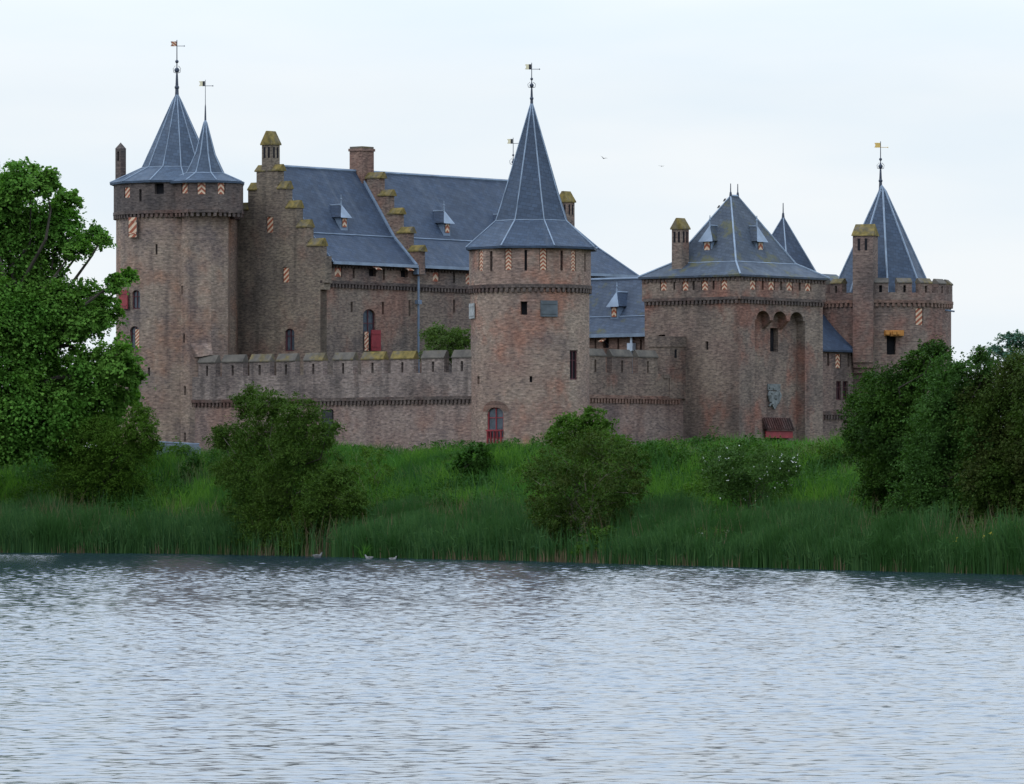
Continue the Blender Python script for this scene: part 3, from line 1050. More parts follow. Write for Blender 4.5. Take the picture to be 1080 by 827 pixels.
# rain pipe
m = MB()
m.tube([V(-22.1, 13.5, 20.2), V(-22.1, 13.5, 9.0)], 0.085, 6)
m.obox(V(-22.1, 13.5, 20.3), V(0, 1, 0), V(1, 0, 0), V(0, 0, 1), -0.42, 0.42, -0.15, 0.3, 0.0, 0.55)
m.obox(V(-22.1, 13.5, 18.1), V(0, 1, 0), V(1, 0, 0), V(0, 0, 1), -0.22, 0.22, -0.15, 0.15, 0.0, 0.3)
m.build('rain_pipe', M['lead_dark'], T)

# ---- lone round tower in the middle
T = thing('round_tower', 'round brick tower in the middle with a tall slender slate spire, nearest the water', 'tower', 0.0, 0.0)
cy = Cyl(0, 0, 4.17)
R_ = cy.r * math.pi
facade(T, cy, -R_, R_, 5.5, 18.35, [
    ('dark', 552.5, 325, 7, 14), ('win', 605, 385, 8, 31, 'black'), ('slit', 504.5, 401, 2.5, 8), ('slit', 560, 400, 2.8, 6.5),
    ('win', 522.5, 446, 17, 33, 'arch', 'red')], M['brick_round'], 72)
leaf_panel(T, cy, 578.5, 325.5, 18, 17, M['slab'], 0.1, name='plaque', label='dark square slate plaque')
leaf_panel(T, cy, 499.3, 328, 5, 16, M['stone_pale'], 0.1, name='plaque', label='pale narrow stone plaque')
m = MB()    # balcony rail under the water gate window
s0_, z0_ = cy.hit(513, 455)
s1_, z1_ = cy.hit(532, 455)
o, t, n, u = cy.frame((s0_ + s1_) / 2, z0_)
for k in range(5):
    m.obox(o, t, n, u, -0.62 + 0.29 * k, -0.54 + 0.29 * k, 0.02, 0.12, -0.85, 0.0)
m.obox(o, t, n, u, -0.68, 0.70, 0.0, 0.16, 0.0, 0.12)
m.build('railing', M['red_paint'], T)
# shallow relieving arch of red brick over that window
m = MB()
sc_, zc_ = (s0_ + s1_) / 2, cy.hit(522.5, 434)[1]
arc = [(sc_ + 1.15 * math.cos(x), zc_ + 0.75 * math.sin(x)) for x in np.linspace(0, math.pi, 11)]
ar2 = [(sc_ + 0.72 * math.cos(x), zc_ + 0.28 * math.sin(x)) for x in np.linspace(0, math.pi, 11)]
for k in range(10):
    P = cy.P
    m.poly([P(*arc[k], -0.015), P(*arc[k + 1], -0.015), P(*ar2[k + 1], -0.015), P(*ar2[k], -0.015)])
    m.poly([P(*arc[k], -0.015), P(*arc[k], 0.02), P(*arc[k + 1], 0.02), P(*arc[k + 1], -0.015)])
m.build('brick_arch', M['brick_red'], T)
cg = Cyl(0, 0, 4.28)
R_ = cg.r * math.pi
facade(T, cg, -R_, R_, 18.35, 21.2, [
    ('shut', 507, 275, 4.5, 22), ('shut', 536, 273.5, 7.5, 23), ('shut', 573, 273.5, 8, 23), ('shut', 605, 275, 5, 22),
    ('slit', 518, 275.5, 2.8, 21), ('slit', 554.5, 274.5, 2.8, 22), ('slit', 592.5, 275, 2.8, 21), ('slit', 617, 277, 1.6, 19)], M['brick_round'], 72, 'upper_storey')
frieze(T, cy, -R_, R_, 18.0, 0.55, M['brick_band'], 0.16, 0.4)
a0 = cy.f0 + math.radians(19.0)
rf = poly_roof(T, 0.09, 0.07, [(4.88, 21.2), (2.66, 23.1), (1.95, 25.2), (0.18, 31.0)], 8, a0, 31.6, M['slate_round'], 0.05)
finial(T, 0.09, 0.07, 31.4, 34.25, 'cream', 0.07)

# ---- curtain wall between lone tower and gate
T = thing('curtain_wall', 'short crenellated brick wall with grey copings between the middle round tower and the gate tower', 'wall', 0.0, 10.0)
fr_ = Facet((0.0, 0.0), (0.0, 17.4))
frU = Facet((0.12, 0.0), (0.12, 17.4))
facade(T, fr_, 3.2, 17.39, 5.5, 10.85, [], M['brick_curtain'])
facade(T, frU, 3.2, 17.39, 10.85, 12.6, [], M['brick_gate'], 1, 'parapet')
frieze(T, fr_, 3.2, 16.9, 10.45, 0.55, M['brick_red'], 0.15, 0.34)
m = MB()
m.poly([frU.P(3.2, 12.6), frU.P(17.39, 12.6), frU.P(17.39, 12.6, 1.6), frU.P(3.2, 12.6, 1.6)])
m.build('wall_walk', M['brick_curtain'], T)
for x0, x1 in ((617, 640), (645.5, 668), (673, 695)):
    merlon(T, frU, frU.hit(x0, 390)[0], frU.hit(x1, 390)[0] - 0.12, 12.6, 13.75, 14.3, 0.5, M['brick_gate'], 'lichen_little')
m = MB()
m.box(-1.7, 0.2, 15.55, 17.38, 10.85, 14.6)
m.box(-1.76, 0.27, 15.48, 17.39, 14.6, 15.35)
m.box(0.12, 0.2, 14.9, 15.5, 12.3, 12.6)
m.build('garderobe', M['brick_gate'], T)
leaf_panel(T, Facet((0.2, 15.55), (0.2, 17.38)), 712.5, 373, 2.2, 9, M['dark'], 0.012, name='arrow_slit')

# ---- low range across the court, seen over that wall
T = thing('court_range', 'low red brick range with slate roof and one dormer left of the gate tower', 'building', -12.0, 26.0)
fl = Facet((-21.0, 26.0), (-3.7, 26.0))
facade(T, fl, 0, fl.L, 5.5, 16.0, [('hatch', 639, 362, 6, 10), ('slit', 628, 363, 2, 12), ('slit', 652, 363, 2, 12), ('shut', 667, 366, 6, 9), ('slit', 676, 364, 2, 12)], M['brick_red'])
E2, B2, G2 = (25.65, 15.95), (27.1, 17.3), (29.3, 20.25)
m = MB()
xa, xb = -21.0, -3.7
for (b_, z_), (b2, z2) in ((E2, B2), (B2, G2)):
    m.poly([V(xa, b_, z_), V(xb, b_, z_), V(xb, b2, z2), V(xa, b2, z2)])
m.poly([V(xa, G2[0], G2[1]), V(xb, G2[0], G2[1]), V(xb, 33.0, 15.95), V(xa, 33.0, 15.95)])
m.poly([V(xa, 33.0, 15.95), V(xb, 33.0, 15.95), V(xb, E2[0], E2[1]), V(xa, E2[0], E2[1])])
rf = m.build('roof', M['slate_range'], T)
m = MB()
m.tube([V(xa, B2[0], B2[1] + 0.02), V(xb, B2[0], B2[1] + 0.02)], 0.06, 5)
m.tube([V(xa, G2[0], G2[1] + 0.02), V(xb, G2[0], G2[1] + 0.02)], 0.14, 5)
m.build('lead_flashing', M['lead_dark'], rf)
m = MB()
m.box(xa, xb, 25.45, 25.62, 15.72, 15.98)
m.build('gutter', M['lead'], T)
sd, _ = Facet((-21.0, 26.9), (-3.7, 26.9)).hit(647.5, 335)
dormer(T, V(-21.0 + sd, 26.95, 17.25), V(1, 0, 0), V(0, -1, 0), 0.75, 0.85, 1.1, 1.7, M['slate'])
m = MB()
sp, _ = fl.hit(668.5, 360)
m.obox(V(-21.0 + sp, 25.9, 15.0), V(1, 0, 0), V(0, -1, 0), V(0, 0, 1), -0.26, 0.26, 0.0, 0.4, -0.35, 0.25)
m.tube([V(-21.0 + sp, 25.7, 15.9), V(-21.0 + sp, 25.7, 15.2)], 0.1, 6)
m.tube([V(-21.0 + sp, 25.75, 14.7), V(-21.0 + sp, 25.75, 11.0)], 0.09, 6)
m.build('rain_pipe', M['zinc'], T)

# ---- gate tower
GA0, GA1, GB0, GB1 = -3.6, 5.14, 17.4, 27.4
T = thing('gate_tower', 'square brick gate tower with pyramidal slate roof, three arches and a stone coat of arms', 'tower', 0.8, 22.4)
fL, fR = Facet((GA0, GB0), (GA1, GB0)), Facet((GA1, GB0), (GA1, GB1))
facade(T, fL, 0, fL.L, 5.5, 18.0, [('slit', 745.5, 364.5, 3, 9), ('dark', 698, 374, 7, 42)], M['brick_gate'])
r0, r1 = fR.hit(796, 400)[0], fR.hit(849, 400)[0]
zA = 17.4
keepR = lambda s, z: not (r0 < s < r1 and z < zA)
facade(T, fR, 0, fR.L, 5.5, 18.0, [], M['brick_gate'], 1, 'front_wall', keepR, [r0, r1], [zA])
fRi = Facet((GA1 - 0.75, GB0), (GA1 - 0.75, GB1))
facade(T, fRi, r0, r1, 5.5, zA, [('dark', 816.5, 358.5, 8.5, 25), ('dark', 818, 462, 22, 12)], M['brick_gate'], 1, 'recess_wall')
m = MB()
for q in (r0, r1):
    m.poly([fR.P(q, 5.5), fR.P(q, 5.5, 0.75), fR.P(q, zA, 0.75), fR.P(q, zA)])
m.build('pilaster_side', M['brick_gate'], T)
# three corbelled arches closing the top of the recess
m = MB()
P = fR.P
zt_, zs_ = zA, 16.55
nb = 3
wB = (r1 - r0) / nb
for k in range(nb):
    a, b = r0 + k * wB, r0 + (k + 1) * wB
    mid, hw = (a + b) / 2, wB * 0.41
    ar = [(mid + hw * math.cos(x), zs_ + 0.66 * math.sin(x)) for x in np.linspace(math.pi, 0, 13)]
    for i in range(12):
        m.poly([P(*ar[i], 0.003), P(*ar[i + 1], 0.003), P(ar[i + 1][0], zt_, 0.003), P(ar[i][0], zt_, 0.003)])
        m.poly([P(*ar[i], 0.003), P(*ar[i], 0.75), P(*ar[i + 1], 0.75), P(*ar[i + 1], 0.003)])
    for x0, x1 in ((a, mid - hw), (mid + hw, b)):
        m.poly([P(x0, zs_, 0.003), P(x1, zs_, 0.003), P(x1, zt_, 0.003), P(x0, zt_, 0.003)])
for k in range(1, nb):
    c = r0 + k * wB
    h2 = wB * 0.09
    for i, (d0, d1, za, zb) in enumerate(((0.003, 0.3, zs_, zs_ - 0.25), (0.3, 0.52, zs_ - 0.25, zs_ - 0.45), (0.52, 0.75, zs_ - 0.45, zs_ - 0.65))):
        m.poly([P(c - h2, zb, d1), P(c + h2, zb, d1), P(c + h2, za, d0), P(c - h2, za, d0)])
        m.poly([P(c - h2, za, d0), P(c - h2, za, 0.75), P(c - h2, zb, 0.75), P(c - h2, zb, d1)])
        m.poly([P(c + h2, zb, d1), P(c + h2, zb, 0.75), P(c + h2, za, 0.75), P(c + h2, za, d0)])
m.build('machicolation', M['brick_gate'], T)
# carved coat of arms
m = MB()
a, b, c, d = rect_of(fRi, 815.5, 418.5, 13, 27)
o, t, n, u = fRi.frame((a + b) / 2, (c + d) / 2)
w, h = (b - a) / 2, (d - c) / 2
m.obox(o, t, n, u, -w, w, 0.0, 0.10, h * 0.5, h)
m.obox(o, t, n, u, -w * 0.62, w * 0.62, 0.0, 0.16, -h * 0.35, h * 0.42)
m.poly([o + t * x + n * 0.16 + u * z for x, z in ((-w * .62, -h * .35), (-w * .3, -h * .75), (0, -h), (w * .3, -h * .75), (w * .62, -h * .35))])
m.poly([o + t * x + n * y + u * z for x, y, z in ((-w * .62, 0, -h * .35), (0, 0, -h), (0, .16, -h), (-w * .62, .16, -h * .35))])
for k in range(16):
    x, z = rnd.uniform(-w * .85, w * .85), rnd.uniform(-h * .8, h * .95)
    m.ball(o + t * x + n * 0.11 + u * z, rnd.uniform(0.08, 0.15), 7, 5)
for sg in (-1, 1):
    m.tube([o + t * sg * w * .7 + n * .1 - u * h * .4, o + t * sg * w * .95 + n * .12 + u * h * .1, o + t * sg * w * .75 + n * .1 + u * h * .45], [0.08, 0.12, 0.07], 6)
m.build('coat_of_arms', M['stone_grey'], T)
# tiled pent roof over the gate with its red boarding
a, b, c, d = rect_of(fRi, 818.5, 447, 29, 12)
m = MB()
m.poly([fRi.P(a, c, -0.42), fRi.P(b, c, -0.42), fRi.P(b, d, -0.03), fRi.P(a, d, -0.03)])
m.poly([fRi.P(a, c - 0.12, -0.42), fRi.P(b, c - 0.12, -0.42), fRi.P(b, c, -0.42), fRi.P(a, c, -0.42)])
for k in range(12):
    q = a + (b - a) * (k + 0.5) / 12
    m.tube([fRi.P(q, c + 0.02, -0.45), fRi.P(q, d + 0.02, -0.06)], 0.075, 5)
m.poly([fRi.P(a, c, -0.42), fRi.P(a, d, -0.03), fRi.P(a, c, -0.03)])
m.poly([fRi.P(b, c, -0.42), fRi.P(b, c, -0.03), fRi.P(b, d, -0.03)])
pr = m.build('pent_roof', M['roof_tile'], T)
m = MB()
o, t, n, u = fRi.frame((a + b) / 2, c)
m.obox(o, t, n, u, -(b - a) / 2 + 0.05, (b - a) / 2 - 0.05, 0.22, 0.32, -0.62, -0.12)
m.build('fascia_board', M['red_paint'], pr)
# top storey
e = 0.14
uL, uR = Facet((GA0 - e, GB0 - e), (GA1 + e, GB0 - e)), Facet((GA1 + e, GB0 - e), (GA1 + e, GB1 + e))
facade(T, uL, 0, uL.L, 18.0, 19.75, [('shut', 699.5, 300, 7, 13), ('shut', 722.5, 300, 7, 13), ('shut', 743, 299.5, 7, 13), ('shut', 763.5, 299, 7, 13), ('slit', 731.5, 301, 2.2, 10), ('slit', 752.5, 300.5, 2.2, 10), ('slit', 711, 301, 2.0, 10)], M['brick_gate'], 1, 'upper_storey')
facade(T, uR, 0, uR.L, 18.0, 19.75, [('shut', 794.5, 299, 6.5, 13), ('shut', 814, 299.5, 6.5, 13), ('shut', 833, 300, 6.5, 13), ('shut', 852.5, 300.5, 6.5, 13), ('slit', 804.5, 300.5, 2.2, 10), ('slit', 824, 301, 2.2, 10), ('slit', 843.5, 301.5, 2.2, 10)], M['brick_gate'], 1, 'upper_storey')
for f in (fL, fR):
    frieze(T, f, 0, f.L, 17.7, 0.48, M['brick_band'], 0.16, 0.36)
for f in (uL, uR):
    frieze(T, f, 0, f.L, 19.35, 0.38, M['brick_band'], 0.08, 0.36)
for f, nm in ((Facet((GA1, GB1), (GA0, GB1)), 'rear_wall'), (Facet((GA0, GB1), (GA0, GB0)), 'rear_wall')):
    facade(T, f, 0, f.L, 5.5, 19.74, [], M['brick_gate'], 1, nm)
o_ = 0.34
ev = [V(GA0 - o_, GB0 - o_, 19.76), V(GA1 + o_, GB0 - o_, 19.76), V(GA1 + o_, GB1 + o_, 19.76), V(GA0 - o_, GB1 + o_, 19.76)]
i_ = 1.75
br = [V(GA0 - o_ + i_, GB0 - o_ + i_, 20.78), V(GA1 + o_ - i_, GB0 - o_ + i_, 20.78), V(GA1 + o_ - i_, GB1 + o_ - i_, 20.78), V(GA0 - o_ + i_, GB1 + o_ - i_, 20.78)]
rg = [V(0.77, 22.0, 25.75), V(0.77, 22.85, 25.75)]
m = MB()
for k in range(4):
    m.poly([ev[k], ev[(k + 1) % 4], br[(k + 1) % 4], br[k]])
m.poly([br[0], br[1], rg[0]])
m.poly([br[1], br[2], rg[1], rg[0]])
m.poly([br[2], br[3], rg[1]])
m.poly([br[3], br[0], rg[0], rg[1]])
lw = [p - V(0, 0, 0.14) for p in ev]
for k in range(4):
    m.poly([lw[k], lw[(k + 1) % 4], ev[(k + 1) % 4], ev[k]])
m.poly(lw[::-1])
rf = m.build('roof', M['slate_gate'], T)
m = MB()
for k in range(4):
    m.tube([ev[k] + V(0, 0, .02), br[k] + V(0, 0, .02), rg[0 if k in (0, 1) else 1]], [0.08, 0.08, 0.06], 5)
    m.tube([br[k], br[(k + 1) % 4]], 0.045, 5)
m.tube([rg[0], rg[1]], 0.1, 5)
m.build('lead_flashing', M['lead'], rf)
for p in rg:
    finial(T, p[0], p[1], 25.65, 26.65, None, 0.085, orb=False)
sc, _ = Facet((GA0, 18.5), (GA1, 18.5)).hit(718, 280)
chimney(T, GA0 + sc, 18.45, 0.92, 0.85, 19.9, 24.05, M['brick_gate'], 'lichen_much', caph=0.85)
sL, _ = Facet((GA0, 20.0), (GA1, 20.0)).hit(751, 265)
dormer(T, V(GA0 + sL, 19.45, 21.5), V(1, 0, 0), V(0, -1, 0), 0.85, 0.85, 1.15, 1.4, M['slate_gate'])
sR, _ = Facet((3.3, GB0), (3.3, GB1)).hit(804, 265)
dormer(T, V(3.1, GB0 + sR, 21.5), V(0, 1, 0), V(1, 0, 0), 0.85, 0.85, 1.15, 1.4, M['slate_gate'])

# ---- small turret roof behind the gate tower
T = thing('stair_tower', 'small square stair tower with pointed slate roof peeping from behind the gate tower', 'tower', -4.3, 35.0)
m = MB()
m.box(-6.4, -2.2, 32.9, 37.1, 5.5, 19.5)
m.build('wall', M['brick_gate'], T)
poly_roof(T, -4.3, 35.0, [(3.4, 19.55), (2.9, 20.0)], 4, math.radians(45), 24.9, M['slate'], 0.07)
finial(T, -4.3, 35.0, 24.7, 25.9, None, 0.09, orb=False)

# ---- lean-to range between gate tower and right tower
T = thing('side_building', 'narrow brick building with sloping slate roof between the gate tower and the right round tower', 'building', 0.0, 32.5)
fs = Facet((1.0, 27.4), (1.0, 38.5))
facade(T, fs, 0, fs.L, 5.5, 14.75, [('shut', 884, 381, 5.5, 15), ('slit', 873.5, 379, 2.2, 14), ('slit', 895, 380, 2.2, 14), ('win', 884.5, 412, 5, 20, 'black'), ('win', 891.5, 412, 5, 20, 'black')], M['brick_east'])
frieze(T, fs, 0, fs.L, 9.5, 0.6, M['brick_band'], 0.16, 0.34)
m = MB()
lo0, lo1, up0, up1 = V(1.3, 27.45, 14.7), V(1.3, 37.55, 14.7), V(-2.0, 27.45, 17.5), V(-2.0, 37.5, 17.5)
m.poly([lo0, lo1, up1, up0])
m.poly([lo0 - V(0, 0, .15), lo1 - V(0, 0, .15), lo1, lo0])
m.poly([up0, up1, V(-5.0, 37.5, 14.7), V(-5.0, 27.45, 14.7)])
m.poly([lo1, V(-5.0, 37.5, 14.7), up1])
rf = m.build('roof', M['slate'], T)
m = MB()
for k in range(9):      # stepped lead soakers up the edge
    p = lo1 + (up1 - lo1) * (k / 9)
    q_ = lo1 + (up1 - lo1) * ((k + 1) / 9)
    m.box(min(p[0], q_[0]), max(p[0], q_[0]), p[1] - 0.1, p[1] + 0.12, p[2], q_[2] + 0.1)
m.build('lead_flashing', M['lead'], rf)

# ---- connecting range behind, a strip of roof over the gap
T = thing('rear_range', 'low slate roof strip between the gate tower roof and the crenellations of the right tower', 'building', -7.5, 40.0)
m = MB()
m.box(-10.0, -5.0, 37.3, 46.0, 5.5, 19.2)
m.build('wall', M['brick_east'], T)
m = MB()
m.poly([V(-4.8, 37.3, 19.2), V(-4.8, 46, 19.2), V(-7.5, 46, 20.9), V(-7.5, 37.3, 20.9)])
m.poly([V(-7.5, 37.3, 20.9), V(-7.5, 46, 20.9), V(-10.2, 46, 19.2), V(-10.2, 37.3, 19.2)])
m.poly([V(-4.8, 37.3, 19.2), V(-7.5, 37.3, 20.9), V(-10.2, 37.3, 19.2)])
m.build('roof', M['slate_gate'], T)

# ---- right round tower
T = thing('round_tower', 'round brick tower at the right end with battlements around a conical slate roof', 'tower', 0.0, 41.8)
cy = Cyl(0, 41.8, 5.2)
R_ = cy.r * math.pi
facade(T, cy, -R_, R_, 5.5, 18.35, [('diag', 969.5, 334, 8.5, 18), ('dark', 940, 364, 9.5, 20), ('win', 977, 366, 10, 10, 'arch', 'black')], M['brick_east'], 72)
cg = Cyl(0, 41.8, 5.3)
R_ = cg.r * math.pi
facade(T, cg, -R_, R_, 18.35, 19.05, [], M['brick_east'], 72, 'parapet')
frieze(T, cy, -R_, R_, 18.0, 0.5, M['brick_red'], 0.14, 0.4)
m = MB()
m.poly(ring_pts(0, 41.8, 5.29, 19.04, 72, 0))
m.build('roof_walk', M['slab'], T)
for k in range(18):
    ang = math.radians(-1.6 + 20 * k)
    if abs((math.degrees(ang) + 180) % 360 - 180 + 20) < 8:
        continue                # here the chimney breaks through
    c = cg.f0 + ang
    pts = [V(0 + 5.3 * math.cos(c + s * 0.108), 41.8 + 5.3 * math.sin(c + s * 0.108)) for s in (-1, 1)]
    mf = Facet(*pts)
    merlon(T, mf, 0, mf.L, 19.02, 19.75, 20.15, 0.55, M['brick_east'], 'lichen_some' if k % 3 else 'lichen_little')
a0 = cy.f0 + math.radians(6)
poly_roof(T, 0.0, 41.8, [(3.85, 19.1), (0.25, 26.9)], 8, a0, 27.5, M['slate_round'], 0.075, tip=shift(0.0, 41.8, -0.15))
xa_, xb_ = shift(0.0, 41.8, -0.15)
finial(T, xa_, xb_, 27.3, 30.7, 'gold', 0.08)
q, z = cy.hit(911.5, 350)
o, t, n, u = cy.frame(q, 0)
w = 0.78
m = MB()
m.obox(o, t, n, u, -w, w, -1.0, 0.42, 14.2, 23.3)
for k, (n1, za, zb) in enumerate(((0.42, 14.2, 13.8), (0.3, 13.8, 13.4), (0.16, 13.4, 13.0))):
    m.obox(o, t, n, u, -w + 0.003 * k, w - 0.003 * k, -0.6, n1 - 0.01, zb, za)
chm = m.build('chimney', M['brick_east'], T)
m = MB()
e = 0.1
A0, A1, A2, A3 = o + t * (-w - e) + n * 0.52 + u * 23.3, o + t * (w + e) + n * 0.52 + u * 23.3, o + t * (w + e) - n * 1.1 + u * 23.3, o + t * (-w - e) - n * 1.1 + u * 23.3
U0, U1 = o + t * (-w - e + 0.12) - n * 0.3 + u * 24.2, o + t * (w + e - 0.12) - n * 0.3 + u * 24.2
m.poly([A0, A1, U1, U0])
m.poly([A2, A3, U0, U1])
m.poly([A1, A2, U1])
m.poly([A3, A0, U0])
m.poly([A0, A3, A2, A1])
m.build('chimney_cap', M['lichen_much'], chm)
m = MB()
for x in (-0.3, 0.25):
    m.obox(o, t, n, u, x - 0.1, x + 0.1, 0.41, 0.435, 22.2, 23.1)
m.build('smoke_vent', M['dark'], chm)
# timber hoist beam over the loading door
a, b, c, d = rect_of(cy, 942.5, 351.5, 20, 7)
o, t, n, u = cy.frame((a + b) / 2, (c + d) / 2)
w = (b - a) / 2
m = MB()
m.obox(o, t, n, u, -w, w, 0.0, 0.35, -0.2, 0.22)
for x in (-w * 0.85, -w * 0.1, w * 0.35):
    m.obox(o, t, n, u, x - 0.13, x + 0.13, 0.0, 0.95, -0.12, 0.12)
m.obox(o, t, n, u, -0.35, 0.3, 0.351, 0.7, -0.24, 0.1)
m.build('hoist_beam', M['oak'], T)
q, z = cy.hit(997, 327)
o, t, n, u = cy.frame(q, z)
m = MB()
m.tube([o - n * 0.1, o + n * 0.75 - u * 0.12], 0.07, 5)
m.build('water_spout', M['lead_dark'], T)

# ---- grey tarpaulin shelter on the bank below the left tower
gx, gy = (168 - PX0) / F * 404, 404.0
T = world_thing('tarpaulin_shelter', 'low shelter of grey-blue tarpaulin in the grass at the foot of the left tower', 'shelter', (-23.9, 404.0, 6.6))
m = MB()
x0, x1 = -25.2, -22.3
nseg = 10
ridge = [V(x0 + (x1 - x0) * k / nseg, 404.0, 7.62 - 0.16 * k / nseg - 0.05 * math.sin(math.pi * k / nseg * 2)) for k in range(nseg + 1)]
fr = [V(p[0] + 0.1 * math.sin(k * 2.1), 403.2, 6.3) for k, p in enumerate(ridge)]
bk = [V(p[0], 405.4, 6.3) for p in ridge]
for k in range(nseg):
    m.poly([fr[k], fr[k + 1], ridge[k + 1] + V(0, -.12, -.08), ridge[k] + V(0, -.12, -.08)])
    m.poly([ridge[k] + V(0, -.12, -.08), ridge[k + 1] + V(0, -.12, -.08), ridge[k + 1], ridge[k]])
    m.poly([ridge[k], ridge[k + 1], bk[k + 1], bk[k]])
m.poly([fr[0], ridge[0], bk[0]])
m.poly([fr[-1], bk[-1], ridge[-1] + V(0.25, 0, -0.35), ridge[-1]])
m.build('tarpaulin', M['tarp'], T)
m = MB()
m.tube([ridge[0] + V(-0.1, 0, 0.02), ridge[-1] + V(0.1, 0, 0.02)], 0.05, 5)
m.tube([ridge[0] + V(0, 0, 0), V(x0, 404, 6.0)], 0.05, 5)
m.tube([ridge[-1] + V(0, 0, 0), V(x1, 404, 6.0)], 0.05, 5)
m.build('pole_frame', M['lead'], T)

# ------------------------------------------------------------------ land, water
SHORE_PX = [(-130, 581.5), (0, 583), (200, 584), (400, 588.5), (560, 591.5), (650, 594.5), (800, 598.5), (900, 601.5), (1080, 606), (1240, 611)]
SH = []
for px, py in SHORE_PX:
    Y = F * EYE / (py - HOR)
    SH.append(((px - PX0) / F * Y, Y))
SH = np.array(SH)
d0 = SH[0] - SH[1]
d1 = SH[-1] - SH[-2]
SH = np.vstack([SH[0] + d0 / np.linalg.norm(d0) * 900, SH, SH[-1] + d1 / np.linalg.norm(d1) * 600])


def shore_d(X, Y):
    """signed distance from the waterline, positive on land"""
    p = np.stack([np.asarray(X, float), np.asarray(Y, float)], -1)
    best = np.full(p.shape[:-1], 1e9)
    sgn = np.zeros(p.shape[:-1])
    for i in range(len(SH) - 1):
        a, b = SH[i], SH[i + 1]
        ab = b - a
        t = np.clip(((p - a) @ ab) / (ab @ ab), 0, 1)
        q = a + t[..., None] * ab
        dv = p - q
        dist = np.hypot(dv[..., 0], dv[..., 1])
        cr = ab[0] * dv[..., 1] - ab[1] * dv[..., 0]
        m = dist < best
        best = np.where(m, dist, best)
        sgn = np.where(m, np.sign(cr), sgn)
    return best * sgn


def wob(X, Y):
    return (0.35 * np.sin(X * 0.31 + Y * 0.11) + 0.3 * np.sin(X * 0.17 - Y * 0.23 + 1.3) + 0.18 * np.sin(X * 0.83 + Y * 0.47 + 2.0) + 0.12 * np.sin(X * 1.7 - Y * 1.1))


def land_z(X, Y):
    d = shore_d(X, Y)
    z = np.interp(d, [-60, -6, 0, 4, 8, 12, 20, 23, 26, 31, 60], [-4, -1.2, 0.0, 0.45, 1.2, 2.6, 5.7, 6.2, 6.2, 5.85, 5.8])
    return z + wob(np.asarray(X, float), np.asarray(Y, float)) * np.interp(d, [-5, 2, 10, 26, 33], [0, 0.15, 0.6, 0.45, 0.05])


def sheet(name, xs, ys, zf, mat, kind='structure', smooth=True):
    XX, YY = np.meshgrid(xs, ys)
    ZZ = zf(XX, YY)
    v = np.stack([XX, YY, ZZ], -1).reshape(-1, 3)
    nx, ny = len(xs), len(ys)
    i = np.arange(nx * ny).reshape(ny, nx)
    f = np.stack([i[:-1, :-1], i[:-1, 1:], i[1:, 1:], i[1:, :-1]], -1).reshape(-1, 4)
    return raw_mesh(name, v, f, mat, smooth, kind)


def raw_mesh(name, v, f, mat, smooth=False, kind=None, parent=None, origin=None):
    me = bpy.data.meshes.new(name)
    v = np.asarray(v, np.float32)
    if origin is not None:
        v = v - np.asarray(origin, np.float32)
    k = f.shape[1]
    me.vertices.add(len(v))
    me.vertices.foreach_set("co", v.ravel())
    me.loops.add(len(f) * k)
    me.loops.foreach_set("vertex_index", f.astype(np.int32).ravel())
    me.polygons.add(len(f))
    me.polygons.foreach_set("loop_start", np.arange(0, len(f) * k, k, dtype=np.int32))
    me.polygons.foreach_set("loop_total", np.full(len(f), k, np.int32))
    if smooth:
        me.polygons.foreach_set("use_smooth", np.ones(len(f), bool))
    me.update(calc_edges=True)
    me.validate()
    o = link(name, me, mat, parent)
    if kind:
        o["kind"] = kind
    return o


g = NG('earth')
ob = g.tc.outputs["Object"]
c = g.mix(g.rng(g.noise(ob, 0.5, 5), 0.35, 0.65), (0.022, 0.034, 0.012), (0.036, 0.055, 0.016))
M['earth'] = g.fin(c, 1.0, 0.05)

xs = np.concatenate([[-4000, -2000, -1000, -500, -250], np.arange(-150, 151, 2.0), [250, 500, 1000, 2000, 4000]])
ys = np.concatenate([[-400, 0, 120], np.arange(200, 560, 2.0), [600, 700, 900, 1400, 2500, 5000]])
sheet('ground', xs, ys, land_z, M['earth'])

# open water: wind ripples as real relief, the finest ones as bump
g = NG('water')
ob = g.tc.outputs["Object"]
n2 = g.noise(g.mapping(ob, (3.2, 4.2, 1), (3, 7, 0), (0, 0, -0.25)), 1.0, 2, 0.6)
g.bump(g.math('MULTIPLY', n2, 0.006), 1.0, 1.0)
g.fin((0.012, 0.024, 0.036), 0.11, 0.5)
g.p.inputs["IOR"].default_value = 1.33
M['water'] = g.m
wr = np.random.default_rng(5)
NW = 56
w_len = np.exp(wr.uniform(math.log(0.26), math.log(1.15), NW))
w_dir = wr.normal(-1.35, 0.62, NW)
w_k = 2 * np.pi / w_len
w_amp = 0.116 / w_k / math.sqrt(NW / 2) * np.where(w_len > 0.8, 0.75, 1.0)
w_ph = wr.uniform(0, 2 * np.pi, NW)


def waves(X, Y):
    X32, Y32 = X.astype(np.float32), Y.astype(np.float32)
    gust = 1.0 + 0.10 * np.sin(X32 * 0.11 + Y32 * 0.06) + 0.08 * np.sin(Y32 * 0.045 - X32 * 0.07 + 1.0)
    Z = np.zeros_like(X32)
    for a_, k_, q_, p_ in zip(w_amp, w_k, w_dir, w_ph):
        Z += np.float32(a_) * np.sin(np.float32(k_ * math.cos(q_)) * X32 + np.float32(k_ * math.sin(q_)) * Y32 + np.float32(p_))
    calm = np.interp(shore_d_fast(Y32, X32), [-12, -3, 0], [1.0, 0.8, 0.6]).astype(np.float32)
    return Z * gust * calm


def shore_d_fast(Y32, X32):
    return (Y32 - np.interp(X32, SH[:, 0], SH[:, 1])) * 0.6


